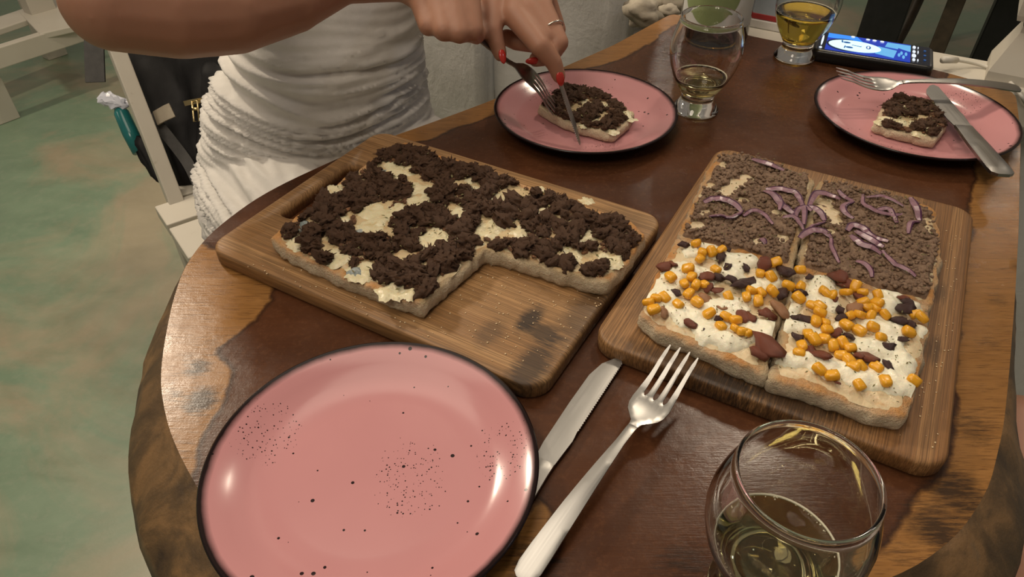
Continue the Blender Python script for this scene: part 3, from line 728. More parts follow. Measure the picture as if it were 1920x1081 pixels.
onions = [
 ([(1411, 295), (1436, 307), (1471, 316)], 4.2), ([(1320, 375), (1345, 371), (1374, 379), (1392, 394)], 4.6), ([(1392, 394), (1374, 406), (1355, 404), (1330, 404)], 3.2), ([(1394, 402), (1409, 396), (1431, 400), (1450, 418)], 2.6),
 ([(1434, 354), (1452, 367), (1471, 387), (1491, 400)], 4.4), ([(1436, 352), (1462, 354), (1491, 361), (1506, 381)], 4.4), ([(1455, 362), (1464, 378), (1462, 392)], 3.2), ([(1491, 410), (1495, 394), (1510, 387), (1522, 394)], 3.2), ([(1500, 372), (1508, 392), (1508, 420)], 3.0), ([(1505, 391), (1522, 387), (1538, 396), (1548, 411)], 4.2), ([(1548, 413), (1529, 420), (1514, 430)], 2.4), ([(1468, 404), (1491, 408), (1507, 429)], 2.6),
 ([(1517, 384), (1528, 365), (1548, 362), (1577, 370)], 4.2), ([(1572, 355), (1582, 370), (1601, 375)], 3.0), ([(1601, 375), (1583, 384), (1583, 396), (1601, 407)], 3.6), ([(1619, 362), (1619, 382), (1637, 394), (1666, 400), (1692, 400)], 2.8), ([(1642, 391), (1666, 392), (1682, 416)], 3.2), ([(1625, 366), (1660, 370), (1695, 384)], 2.0),
 ([(1709, 367), (1716, 384), (1726, 410)], 4.2), ([(1726, 413), (1708, 417), (1704, 435)], 3.0), ([(1589, 430), (1598, 420), (1613, 424), (1635, 440), (1666, 450)], 4.4), ([(1596, 437), (1615, 455), (1654, 471)], 4.6), ([(1605, 430), (1630, 446), (1658, 460)], 4.6), ([(1656, 466), (1673, 488), (1697, 504), (1718, 516)], 2.8), ([(1500, 444), (1514, 434), (1541, 433), (1558, 442)], 4.4), ([(1558, 440), (1561, 466), (1575, 489)], 2.2), ([(1606, 486), (1618, 492), (1632, 504), (1637, 516)], 2.8), ([(1426, 444), (1436, 455)], 3.0)]
gapsp = [(1385, 340, 17), (1400, 330, 14), (1370, 352, 18), (1358, 360, 14), (1395, 372, 8), (1530, 384, 16), (1558, 396, 20), (1568, 412, 14), (1548, 376, 16), (1462, 396, 13), (1475, 402, 10), (1465, 443, 12), (1558, 432, 9), (1330, 345, 13), (1322, 395, 12), (1305, 420, 16), (1350, 305, 14), (1420, 448, 8), (1745, 425, 11), (1740, 410, 10)]
GAPS = conv(f2, PZ, gapsp, .66)
def corn_mesh(seed):
    bm = bmesh.new(); bmesh.ops.create_cube(bm, size=2); bmesh.ops.subdivide_edges(bm, edges=bm.edges[:], cuts=2, use_grid_fill=True)
    V = []
    for v in bm.verts:
        p = v.co.normalized()*.55 + v.co*.45*.72
        k = 1 - .22*(p.x+1)/2
        q = Vector((p.x*1.12, p.y*k*.95, p.z*.72*(1-.18*(p.x+1)/2)))
        V.append(q*(1+.08*noise.noise(p*1.4+Vector((seed*4, 0, 0)))))
    bm.verts.index_update(); F = [[v.index for v in f.verts] for f in bm.faces]; bm.free(); return V, F
CORN = [mkmesh('corn_kernel', *corn_mesh(s), M_CORN) for s in range(4)]
def bacon_mesh(seed):
    V, F = ico(2, 1); out = []
    for p in V:
        q = Vector((p.x*1.25, p.y*.85, p.z*.42)); k = 1+.55*noise.fractal(p*1.3+Vector((seed*5.1, 0, 0)), 1, 2, 3)
        q = q*k; q.z += .18*math.sin(p.x*2.2+seed); out.append(q)
    return out, F
BACON = {k: [mkmesh('bacon_piece', *bacon_mesh(s+i*5), m) for s in range(4)] for i, (k, m) in enumerate((('d', M_BACON_DARK), ('r', M_BACON), ('t', M_BACON_TAN)))}
def onion_mesh(pts, w_, zf, seed):
    """flat curved strip: purple outer skin on one long side, pale flesh elsewhere"""
    C = spline([Vector((x, y, 0)) for x, y in pts], 6); m = len(C); V, F, mi = [], [], []
    for i, c in enumerate(C):
        t = (C[min(i+1, m-1)]-C[max(i-1, 0)]).normalized(); nrm = Vector((-t.y, t.x, 0)); s = math.sin(math.pi*(.12+.76*i/(m-1)))**.6
        hw = w_/2*s; z = zf(c.x, c.y)+.0008+.0022*abs(noise.noise((c.x*70, c.y*70, seed)))+.0012*math.sin(math.pi*i/(m-1)); ht = .0010*s
        for (o, zz) in ((hw, 0), (hw*1.05, ht), (hw*.45, ht*1.25), (-hw*.7, ht*.55), (-hw, 0)): V.append((c.x+nrm.x*o, c.y+nrm.y*o, z+zz))
    k = 5
    for i in range(m-1):
        for j in range(k):
            j2 = (j+1) % k; F.append((i*k+j, i*k+j2, (i+1)*k+j2, (i+1)*k+j)); mi.append(0 if j in (0, 1) else 1)
    F.append(tuple(range(k))[::-1]); mi.append(0); F.append(tuple((m-1)*k+j for j in range(k))); mi.append(0)
    return V, [f[::-1] for f in F], mi
labels2 = {('far', 'left'): 'far left quarter of cut pizza, ground beef and curled red onion', ('far', 'right'): 'far right quarter of cut pizza, ground beef and scattered red onion',
           ('near', 'left'): 'near left quarter of cut pizza, corn, bacon and cream cheese, beside the left board', ('near', 'right'): 'near right quarter of cut pizza, corn, bacon and cream cheese, above the front glass'}
for qi, (key, loop) in enumerate(quarters.items()):
    root = empty('pizza_slice', (B2c.x, B2c.y, BT), B2r, labels2[key], 'pizza slice', 'quarters of the pizza on the right board')
    seed = 20+qi*3.3
    V, F, L = crust_mesh(loop, seed); toast_attr(mk('crust', V, F, M_CRUST, root), np.array([cs, ce]))
    zc = lambda x, y, s=seed: TH+.0009+.0008*nz(x, y, s, 60)+.0007*nz(x, y, s+2, 130)
    CL = shrink(loop, .0024, seed, .0022)
    layer('cheese', CL, .004, zc, M_CHEESE2, root, lambda x, y: TH-.0012)
    if key[0] == 'far':
        GL = shrink(loop, .0035, seed+2, .003)
        v, f = fill([GL], .0017)
        d = pdist(v, GL); g = np.full(len(v), 1.)
        for x, y, r in GAPS:
            dd = np.hypot(v[:, 0]-x, v[:, 1]-y)+np.array([.004*noise.noise((p[0]*170, p[1]*170, 5)) for p in v]); g = np.minimum(g, np.clip((dd-r*.75)/.0035, 0, 1))
        hts = np.array([(.0030+.0022*noise.fractal(Vector((p[0]*230, p[1]*230, 1)), 1, 2, 3)+.0016*noise.noise((p[0]*90, p[1]*90, 7))) for p in v])
        e = np.minimum(np.clip(d/.003, 0, 1)**.7, g)
        zz = np.array([zc(*p) for p in v]) - .0022 + (hts+.0022)*e
        mk('ground_beef', np.column_stack([v, zz]), f, M_GROUND, root)
        gz = lambda x, y: zc(x, y)+.0035
        okg = lambda q: all((q[0]-x)**2+(q[1]-y)**2 > (r*.9)**2 for x, y, r in GAPS)
        pts = [q for q in scatter(GL, 800, .0018, .001, int(seed)) if okg(q)]
        tag(stuff_crumbs(pts, gz, .0011, .0024, 5+qi).build('beef_crumbs', M_GROUND, root), kind='stuff')
        for oi_, (pl, w_) in enumerate(onions):
            pts = [f2(u, v_, PZ+.004) for u, v_ in pl]
            if inside([pts[len(pts)//2]], loop)[0]:
                V, F, mi = onion_mesh(pts, w_*.00105*1.4, gz, oi_*2.1)
                mk('onion_strip', V, F, None, root, mats=[M_ONION_SKIN, M_ONION], midx=mi, smooth=False)
        tag(flakes(scatter(GL, 120, .001, .001, 4), lambda x, y: zc(x, y)+.0058, .0012, .0028).build('herb_flakes', M_HERB, root, smooth=False), kind='stuff')
    else:
        GL = shrink(loop, .0015, seed+2, .002)
        v, f = fill([GL], .0019)
        fld = np.zeros(len(v))
        for x, y, r in creampx:
            cx, cy = f2(*toP(x, y), PZ+.002); rr = r*.444*.55/FPX
            fld += np.exp(-((v[:, 0]-cx)**2+(v[:, 1]-cy)**2)/(rr*rr)*1.1)
        fld = fld + np.array([.42*nz(p[0], p[1], 3, 95, 4) for p in v])
        keepv = fld > .56
        hh = np.clip(fld-.56, 0, 1.1)**.55*.0045
        zz = np.array([zc(*p) for p in v])+np.where(keepv, -.0001, -.0022)+hh*(1+np.array([.35*nz(p[0], p[1], 9, 120) for p in v]))
        ff = [t_ for t_ in f if keepv[t_].sum() >= 1]
        used = sorted({i for t_ in ff for i in t_}); mp = {i: k for k, i in enumerate(used)}
        mk('cream_cheese', [(v[i][0], v[i][1], zz[i]) for i in used], [[mp[i] for i in t_] for t_ in ff], M_CREAM, root)
        zt = lambda x, y: zc(x, y)+.0022
        rnd = random.Random(qi)
        for x, y, r, k in baconpx:
            q = f2(*toP(x, y), PZ+.004)
            if inside([q], loop)[0] or (min(pdist([q], loop)) < .006 and (q[0] > sb[0]) == (key[1] == 'right') and x < 420):
                s = r*.444*.56/FPX*1.8; put('bacon_piece', BACON[k][rnd.randrange(4)], root, (q[0], q[1], zt(*q)+s*.34), s, (rnd.uniform(-.35, .35), rnd.uniform(-.35, .35), rnd.uniform(0, 6.28)))
        for x, y in cornpx:
            q = f2(*toP(x, y), PZ+.005)
            if inside([q], loop)[0]:
                s = rnd.uniform(.0043, .0054); put('corn_kernel', CORN[rnd.randrange(4)], root, (q[0], q[1], zt(*q)+s*.55), s, (rnd.uniform(-.5, .5), rnd.uniform(-.6, .6), rnd.uniform(0, 6.28)))
        tag(flakes(scatter(GL, 170, .001, .002, 6), lambda x, y: zc(x, y)+.0042, .0010, .0026).build('herb_flakes', M_HERB, root, smooth=False), kind='stuff')
# bread crumbs strewn on the two boards
for ff, c, r, nm, pl, k in ((f1, B1c, B1r, 'fine bread crumbs strewn over the bare part of the left cutting board', [(420, 490), (600, 500), (800, 590), (930, 480), (1130, 545), (1180, 520), (1040, 690), (960, 700)], 170), (f2, B2c, B2r, 'fine bread crumbs strewn along the right rim of the right cutting board', [(1770, 420), (1810, 440), (1770, 850), (1700, 830), (1560, 760), (1700, 790), (1745, 650)], 60)):
    lp_ = [ff(u, v, BT) for u, v in pl]
    o = stuff_crumbs(scatter(lp_, k, .002, .002, k), lambda x, y: .0003, .00025, .0008, k).build('bread_crumbs', M_CRUMB); o.location = (c.x, c.y, BT); o.rotation_euler = (0, 0, r)
    tag(o, nm, 'crumbs', kind='stuff')

# ------------------------------------------------------------------ plates
pl_prof = [(0, .0050), (.055, .0050), (.068, .0056), (.077, .0080), (.085, .0125), (.0925, .0160), (.0975, .0182), (.0992, .0186)]
pl_back = [(.0992, .0186), (.1002, .0180), (.0998, .0168), (.094, .0130), (.084, .0075), (.072, .0022), (.062, .0004), (.060, 0), (.056, .0012), (0, .0012)]
def plate(c, rz, s, label):
    root = empty('dinner_plate', (c[0], c[1], 0), rz, label, 'plate', 'pink speckled plates'); root.scale = (s, s, 1)
    V, F = lathe(pl_prof, 120); mk('glazed_face', V, F, M_PLATE, root)
    V, F = lathe(pl_back, 120); mk('plate_back', V, F, M_PLATE_BACK, root)
    return root
plate((-.0835, .2543), 0, 1.0, 'large empty pink speckled plate with dark rim, nearest the camera')
plate((.0796, .7166), 2.1, 1.0, 'pink speckled plate with pizza being cut, under the woman\'s hands')
plate((.4375, .7105), 4.0, 1.04, 'pink speckled plate holding crossed fork and knife, at the far right')

# ------------------------------------------------------------------ slices on the plates
def small_slice(corners, zbase, label, seed, patches, nclump, keep=None, T=.0108):
    pts = [at(u, v, zbase+T) for u, v in corners]; c = sum(pts, Vector())/len(pts)
    root = empty('pizza_slice', (c.x, c.y, zbase), 0, label, 'pizza slice')
    loop = np.array([(p.x-c.x, p.y-c.y) for p in pts])
    pa = []
    for u, v, r in patches:
        q = at(u, v, zbase+T+.002); pa.append((q.x-c.x, q.y-c.y, r*.8/FPX))
    beef_pizza(root, loop, shrink(loop, .002, seed, .001), pa, [], nclump, 320, seed, (.0034, .0062), .001, T, keep, 70, thr=.42)
    return root
small_slice([(1008, 200), (1030, 180), (1058, 160), (1120, 172), (1190, 212), (1176, 232), (1148, 252), (1090, 238), (1045, 220)], .0055, 'cut slice of beef pizza with melted cheese, under the woman\'s knife', 31, [(1095, 190, 12), (1135, 195, 11), (1118, 225, 9), (1175, 212, 10), (1150, 244, 9), (1185, 222, 8), (1040, 190, 8), (1095, 234, 7)], 75)
small_slice([(1638, 232), (1650, 208), (1665, 186), (1700, 178), (1750, 190), (1778, 232), (1752, 262), (1690, 248)], .0055, 'half-eaten beef pizza slice beside knife on the far right plate', 37, [(1668, 222, 14), (1715, 230, 11), (1690, 228, 11), (1735, 196, 9), (1694, 200, 9), (1745, 240, 12), (1720, 248, 10), (1650, 228, 9)], 40)

# ------------------------------------------------------------------ cutlery
def place(root, tip, end, zup=(0, 0, 1), length=None):
    """local +x runs from handle end to tip"""
    x = (Vector(tip)-Vector(end)); L = x.length; x.normalize(); z = Vector(zup); y = z.cross(x).normalized(); z = x.cross(y)
    M = Matrix((x, y, z)).transposed().to_4x4(); M.translation = Vector(end); root.matrix_world = M
    s = 1 if length is None else L/length
    root.matrix_world = M @ Matrix.Diagonal((s, s, s, 1))
def flat_solid(outline, zf, th, spacing, holes=()):
    L = ccw(outline); v, f = fill([np.asarray(L)]+list(holes), spacing); n = len(L); N = len(v)
    nl = [n]+[len(h) for h in holes]; d = pdist(v, L)
    for h in holes: d = np.minimum(d, pdist(v, h))
    V = [(x, y, zf(x, y)+th(x, y)*(.5 if d[i] > .0004 else .28)) for i, (x, y) in enumerate(v)] + [(x, y, zf(x, y)-th(x, y)*(.5 if d[i] > .0004 else .28)) for i, (x, y) in enumerate(v)]
    F = [tuple(t_) for t_ in f] + [tuple(i+N for i in t_[::-1]) for t_ in f]; k = 0
    for m in nl:
        for i in range(m):
            a, b = k+i, k+(i+1) % m; F.append((a, a+N, b+N, b) if k == 0 or True else (b, b+N, a+N, a))
        k += m
    return V, F
def mirror(half_): return half_ + [(x, -y) for x, y in half_[::-1]]
FL = .192
def fz(x):
    if x < .118: return .0035+.0045*math.sin(math.pi*min(1, x/.13))
    t_ = (x-.118)/(FL-.118)
    return .0035+.0045*math.sin(math.pi*.9077)*(1-t_)**2 - .0045*math.sin(math.pi*min(1, t_*1.25)) + .007*t_**3
def fork(label, group='forks on the table'):
    root = empty('fork', (0, 0, 0), 0, label, 'fork', group)
    hand = [(0, .0035), (.002, .0062), (.008, .0074), (.02, .0072), (.05, .0060), (.08, .0044), (.105, .0030), (.122, .0030)]
    V, F = flat_solid(resample(mirror(hand), .004), lambda x, y: fz(x), lambda x, y: .0026, .003); mk('handle', V, F, M_STEEL, root, smooth='sharp')
    hd = [(.122, .0030), (.126, .0040), (.130, .0075), (.134, .0108), (.139, .0127), (.145, .0133), (.155, .0128), (.165, .0120)]
    tx = FL
    up = hd[:]; edge = []
    ty = [.0105, .0036, -.0036, -.0105]
    for i, c in enumerate(ty):
        tipx = tx-(.0015 if abs(c) > .008 else 0); w0 = .0020
        if i == 0: edge += [(.172, .0118), (tipx-.006, c+.0012), (tipx, c+.0003), (tipx, c-.0005), (tipx-.006, c-.0012)]
        else: edge += [(.152, c+w0), (tipx-.006, c+.0012), (tipx, c+.0004), (tipx, c-.0004), (tipx-.006, c-.0012)]
        if i < 3: edge += [(.152, c-w0), (.1495, c-w0-.0010), (.1495, ty[i+1]+w0+.0010)]
    edge += [(.172, -.0118)]
    outline = hd + edge + [(x, -y) for x, y in hd[::-1]]
    V, F = flat_solid(resample(outline, .0022), lambda x, y: fz(x)+.10*abs(y)**1.5*3 if x < .15 else fz(x)+.10*abs(y)**1.5*3, lambda x, y: .0019-.0006*max(0, (x-.15)/.04), .0022)
    mk('tines', V, F, M_STEEL, root, smooth='sharp')
    return root
def knife(label, length=.205, group='knives on the table', serr=True, blen=.105):
    root = empty('table_knife', (0, 0, 0), 0, label, 'knife', group); h = length-blen
    hd = [(0, .0040), (.003, .0078), (.010, .0085), (h*.6, .0078), (h-.008, .0066), (h, .0066)]
    V, F = flat_solid(resample(mirror(hd), .004), lambda x, y: .0022, lambda x, y: .0042, .004); mk('handle', V, F, M_STEEL, root, smooth='sharp')
    up = [(h, .0066), (h+.012, .0078), (h+.05, .0084), (h+blen*.75, .0080), (h+blen-.012, .0050), (h+blen-.003, -.0005), (h+blen, -.0045)]
    lo = []
    x = h+blen-.004; k = 0
    while x > h+.030:
        lo.append((x, -.0078 if k % 2 else -.0071)); x -= .0011; k += 1
    lo += [(h+.022, -.0080), (h+.010, -.0072), (h, -.0066)]
    V, F = flat_solid(up+lo, lambda x, y: .0022, lambda x, y: .0015, .004); mk('blade', V, F, M_STEEL2, root, smooth='sharp')
    return root
fk = fork('steel fork with tines on the right board edge, beside the large plate')
place(fk, at(1281, 674, .019), at(978, 1092, .003), (0, 0, 1), FL)
kn = knife('serrated table knife tucked under the right edge of the large plate')
tip, tail = at(1153, 671, .0022), at(1000, 900, .0022)
dv = (tip-tail).normalized(); place(kn, tip, tip-dv*.205, (0, 0, 1))
kn.rotation_mode = 'XYZ'
fk3 = fork('steel fork lying across the far right plate, handle over the rail')
place(fk3, at(1563, 153, .033), at(1909, 172, .028), (.05, -.12, 1), FL)
kn3 = knife('table knife leaning over the rim of the far right plate', .165, blen=.085)
place(kn3, at(1738, 163, .014), at(1880, 334, .0225), (0, 0, 1), .165)
# cutlery in the woman's hands
fk1 = fork('steel fork held upside down in the woman\'s right hand, stabbing the slice')
tp, hd_ = P(1054, 196, .747), P(884, 42, .684)
place(fk1, tp, tp + (hd_-tp).normalized()*FL, (-.35, .25, -1))
kn1 = knife('table knife held under the woman\'s forefinger, cutting the slice', .200)
tp, hd_ = at(1086, 274, .0095), P(1037, 128, .727)
place(kn1, tp, tp + (hd_-tp).normalized()*.2, (.9, -.35, .1))

# ------------------------------------------------------------------ glasses
g_out = [(0, .0006), (.0236, .0006), (.0246, .0007), (.0253, .0011), (.0257, .0018), (.0258, .0026), (.0256, .0036), (.0249, .0048), (.0225, .0080), (.0190, .0130), (.0180, .0170), (.0186, .0205), (.0215, .0255), (.0265, .0330), (.0318, .0430), (.0358, .0540), (.0382, .0650), (.0388, .0720), (.0382, .0800), (.0360, .0900), (.0330, .1000), (.0315, .1046), (.0321, .1052), (.0322, .1058), (.0320, .1064), (.0315, .1067)]
g_in = [(.0309, .1067), (.0304, .1064), (.0302, .1058), (.0303, .1052), (.0306, .1046), (.0320, .0997), (.0347, .0898), (.0368, .0800), (.0374, .0720), (.0368, .0650), (.0344, .0545), (.0303, .0438), (.0249, .0345), (.0190, .0275), (.0110, .0232), (0, .0222)]
def inner_r(z):
    a = g_in[::-1]
    for (r0_, z0), (r1_, z1_) in zip(a, a[1:]):
        if z0 <= z <= z1_: return r0_+(r1_-r0_)*(z-z0)/(z1_-z0)
def glass(c, level, mat, label):
    root = empty('beer_glass', (c.x, c.y, 0), 0, label, 'glass', 'stemless tulip beer glasses')
    V, F = lathe(g_out+g_in, 72); mk('glass_body', V, F, M_GLASS, root)
    zs = [.0221]+[z for r, z in g_in[::-1] if .0223 < z < level-.001]+[level]
    prof_ = [(0, .0219)]+[(inner_r(max(z, .0224))+.00025, z) for z in zs[1:]]+[(inner_r(level)-.0012, level-.0004), (0, level-.0004)]
    V, F = lathe(prof_, 72); mk('beer', V, F, mat, root)
    R_ = inner_r(level); mb = MB(); rnd = random.Random(int(level*1e4)); mb.add(*lathe([(R_-.0011, level-.0002), (R_-.0005, level-.0003), (R_-.0001, level+.0006), (R_-.0006, level+.0004)], 72, True))
    for k in range(60):
        a = rnd.uniform(0, 6.28); V, F = ico(1, rnd.uniform(.0002, .0005)); q = Vector((math.cos(a)*(R_-.0018*rnd.random()-.001), math.sin(a)*(R_-.0018*rnd.random()-.001), level)); mb.add([p+q for p in V], F)
    tag(mb.build('foam_ring', M_FOAM, root), kind='stuff')
    return root
glass(at(1303, 206), .041, M_BEER2, 'nearly empty beer glass between the woman\'s plate and the bottle')
glass(at(1488, 108), .060, M_BEER, 'beer glass two thirds full of golden lager, beside the phone')
gb = at(1516, 897, .105); gb.z = 0
glass(gb, .046, M_BEER2, 'beer glass with a little pale beer, nearest the camera at the bottom right')

# ------------------------------------------------------------------ bottle behind the glass
bc = at(1334, 74); bt = empty('beer_bottle', (bc.x, bc.y, 0), 0, 'amber bottle with a white and green label, behind the nearly empty glass', 'bottle')
bo = [(0, 0), (.040, 0), (.0445, .003), (.046, .010), (.046, .135), (.042, .165), (.028, .19), (.018, .215), (.0145, .25), (.0145, .275)]
bi = [(.0125, .275), (.0125, .25), (.0165, .215), (.026, .19), (.040, .164), (.0438, .135), (.0438, .012), (.040, .007), (0, .006)]
V, F = lathe(bo+bi, 64); mk('bottle_glass', V, F, M_AMBER, bt)
t = NT('green_white_label')
M_LABEL = plain('white_label', (.62, .62, .58), .5, var=.06); M_LGREEN = plain('green_label', (.235, .29, .125), .5, var=.12)
def wrap(z0, z1, a0, a1, r, shape=None, n=40, m=14):
    V, F = [], []
    for j in range(m+1):
        for i in range(n+1):
            s, q = i/n, j/m
            if shape: s, q = shape(s, q)
            a = a0+(a1-a0)*s; V.append((r*math.cos(a), r*math.sin(a), z0+(z1-z0)*q))
    for j in range(m):
        for i in range(n): F.append((j*(n+1)+i, j*(n+1)+i+1, (j+1)*(n+1)+i+1, (j+1)*(n+1)+i))
    return V, F
face = math.atan2(-bc.y, -bc.x)
V, F = wrap(.030, .125, face-1.25, face+1.25, .04625); lb = mk('label', V, F, M_LABEL, bt)
def disc(s, q):
    a, b = 2*s-1, 2*q-1; return (.5+.5*a*math.sqrt(max(0, 1-b*b/2)), .5+.5*b*math.sqrt(max(0, 1-a*a/2)))
V, F = wrap(.034, .121, face-1.12, face+.62, .0465, disc); mk('label_emblem', V, F, M_LGREEN, lb)

# napkin box with red stripe on the rail
nb = P(1432, 30, 1.02); nbx = empty('napkin_box', (uv(1.085, -.215, -.009)), math.radians(-30), 'pale blue-white napkin box with red stripe on the rail behind the bottle', 'box')
mk('box_body', *bev_box(.11, .05, .09, .004, Matrix.Translation((0, 0, .055))), plain('pale_card', (.36, .41, .46), .5), nbx, smooth=False)
mk('red_stripe', *bev_box(.111, .051, .008, .001, Matrix.Translation((0, 0, .017))), plain('red_print', (.35, .03, .03), .5), nbx, smooth=False)
mk('box_foot', *bev_box(.112, .052, .013, .002, Matrix.Translation((0, 0, .0065))), plain('white_card', (.62, .60, .57), .5), nbx, smooth=False)

# ------------------------------------------------------------------ phone and cable
ZP = .016
c1, c2, c3 = at(1523, 92, ZP), at(1752, 128, ZP), at(1768, 92, ZP)
xdir = (c2-c1); PLn = xdir.length; xdir.normalize(); PWd = .070
ydir = Vector((-xdir.y, xdir.x, 0)); pc = (c1+c2)/2 + ydir*PWd/2
ang = math.atan2(xdir.y, xdir.x)
ph = empty('mobile_phone', (pc.x, pc.y, 0), ang, 'black mobile phone showing a lit blue-toned video call, beside the lager', 'phone')
V, F = prism(rrect(PLn, PWd, .009), [(-.003, 0), (0, .003), (0, ZP-.003), (-.0012, ZP-.0008), (-.003, ZP)]); mk('phone_case', V, F, plain('black_case', (.010, .009, .008), .3), ph)
def emit(name, col, s=1.):
    t_ = NT(name); t_.p(Base_Color=(0, 0, 0), Roughness=.2, Emission_Color=t_.mix(t_.noise(t_.co(), 60), tuple(x*.85 for x in col), col), Emission_Strength=s); return t_.m
SX, SY = PLn-.010, PWd-.008
def screen_poly(name, pts, z, mat, parent):
    L = ccw(pts); n_ = len(L); V = [((a-.5)*SX, (b-.5)*SY, ZP+z) for a, b in L]
    return mk(name, V, [tuple(range(n_))], mat, parent, smooth=False)
def oval(cx, cy, rx, ry, n=28, rot=0): 
    return [(cx+rx*math.cos(q)*math.cos(rot)-ry*math.sin(q)*math.sin(rot), cy+rx*math.cos(q)*math.sin(rot)+ry*math.sin(q)*math.cos(rot)) for q in [2*math.pi*k/n for k in range(n)]]
E_BLK = emit('screen_black', (.004, .006, .012)); E_BLUE = emit('screen_blue', (.03, .22, .85), 1.5); E_DEEP = emit('screen_deep_blue', (.008, .04, .40), 1.2)
E_SKIN = emit('screen_face', (.55, .85, 1), 1.7); E_HAIR = emit('screen_hair', (.004, .010, .05)); E_LINE = emit('screen_line', (.02, .10, .32)); E_WH = emit('screen_white', (.85, .92, 1), 1.1); E_CY = emit('screen_cyan', (.16, .52, .90), 1.0)
scr = screen_poly('screen', [(0, 0), (1, 0), (1, 1), (0, 1)], .0003, E_BLK, ph)
screen_poly('picture', [(.07, .02), (.83, .02), (.83, .98), (.07, .98)], .0005, E_DEEP, scr)
screen_poly('sky_patch', [(.07, .72), (.40, .72), (.34, .98), (.07, .98)], .0006, E_BLUE, scr)
screen_poly('hair', oval(.26, .42, .19, .34), .0007, E_HAIR, scr)
screen_poly('face', oval(.33, .42, .24, .30, rot=-.05), .0009, E_SKIN, scr)
screen_poly('neck', [(.52, .20), (.70, .10), (.72, .52), (.54, .62)], .0008, E_CY, scr)
screen_poly('shirt', [(.68, .02), (.83, .02), (.83, .55), (.72, .68)], .0010, E_DEEP, scr)
screen_poly('window', [(.60, .66), (.83, .58), (.83, .92), (.62, .92)], .0008, E_CY, scr)
for q in ((.255, .55, .035, .05), (.285, .30, .035, .05)): screen_poly('eye', oval(*q), .0012, E_LINE, scr)
for a in ([(.21, .50), (.20, .62), (.215, .66), (.222, .52)], [(.235, .22), (.24, .36), (.252, .37), (.247, .22)], [(.30, .44), (.39, .40), (.395, .48), (.385, .44), (.305, .47)]): screen_poly('brow', a, .0012, E_LINE, scr)
screen_poly('mouth', oval(.455, .44, .022, .10), .0012, E_LINE, scr); screen_poly('teeth', oval(.453, .44, .010, .075), .0014, E_WH, scr)
for x, y in ((.30, .93), (.44, .90), (.50, .90), (.57, .90)): screen_poly('button', oval(x, y, .020, .05, 14), .0012, E_WH, scr)
for x, y, a, b in ((.03, .50, .010, .30), (.03, .08, .014, .05), (.86, .86, .015, .09), (.86, .62, .015, .08), (.86, .40, .020, .11), (.86, .18, .014, .08), (.895, .86, .006, .06), (.895, .62, .006, .09), (.895, .18, .006, .07)): screen_poly('caption_bar', oval(x, y, a, b, 12), .0010, E_WH, scr)
for y in (.25, .5, .75): screen_poly('nav_mark', oval(.955, y, .012, .035, 10), .0010, E_LINE, scr)
for x, y in ((.73, .30), (.77, .22), (.75, .42), (.79, .40)): screen_poly('detail', oval(x, y, .012, .10, 10), .0012, E_CY, scr)
cab = [at(1768, 112, .006), at(1795, 113, .001), at(1835, 121, -.005), at(1870, 134, -.006), at(1897, 157, -.006), at(1918, 185, -.012), at(1930, 215, -.05), at(1925, 240, -.12)]
cb = empty('charging_cable', cab[0], 0, 'white charging cable running from the phone along the rail', 'cable')
C0 = Vector(cab[0]); M_CABLE = plain('white_rubber', (.60, .57, .50), .45)
mk('cord', *tube([q-C0 for q in spline(cab, 10)], .0021, 10), M_CABLE, cb)
mk('plug', *tube([Vector((0, 0, 0)), (cab[1]-C0)*.95], [.0045, .0038], 12), M_CABLE, cb)

# ------------------------------------------------------------------ white slatted chairs
def slat_chair(A, ef, label, seat_z, fw=.42, sw=.42, back=True, post_px=None):
    ef = Vector(ef).normalized(); es = Vector((-ef.y, ef.x, 0))      # es: from the A side towards the other side
    root = empty('slatted_chair', (A.x, A.y, FZ), 0, label, 'chair'); O = root.location
    W = lambda f_, s_, z: A*1 + ef*f_ + es*s_ + Vector((0, 0, z-A.z)) - O
    return root, W, ef, es
A = at(302, 395, -.28); Bp = at(346, 462, -.28)
ef = (Bp-A); ch, W, ef, es = slat_chair(A, ef, 'white wooden slatted chair the woman sits on, backpack behind her', -.28)
sgn = 1
for k, (f0, f1_) in enumerate(((-.020, .046), (.056, .150), (.160, .255), (.265, .36))):
    fm = (f0+f1_)/2; mk('seat_slat', *beam(W(fm, -.005, -.291), W(fm, .40, -.291), f1_-f0, .022, bev=.002), M_WHITEWOOD, ch, smooth=False)
mk('seat_slat', *beam(W(-.058, .030, -.291), W(-.058, .40, -.291), .066, .022, bev=.002), M_WHITEWOOD, ch, smooth=False)
pb = at(328, 374, -.28)
for k in (0, 1):
    base = pb-ch.location + es*(.345*k); top_ = P(210, 70, 1.12)-ch.location + es*(.345*k); d_ = (top_-base)
    mk('back_post', *beam(base-Vector((0, 0, .01)), base+d_*1.5, .030, .024, es, .002), M_WHITEWOOD, ch, smooth=False)
    mk('leg', *beam(base+Vector((0, 0, FZ+.28)), base-Vector((0, 0, .012)), .035, .045, es, .002), M_WHITEWOOD, ch, smooth=False)
    fl = base + ef*.32; mk('leg', *beam(fl+Vector((0, 0, FZ+.28)), fl-Vector((0, 0, .022)), .035, .045, es, .002), M_WHITEWOOD, ch, smooth=False)
b0 = pb-ch.location; d_ = P(210, 70, 1.12)-pb
for k in (1.22, 1.42): mk('back_slat', *beam(b0+d_*k, b0+d_*k+es*.345, .016, .06, d_, .002), M_WHITEWOOD, ch, smooth=False)

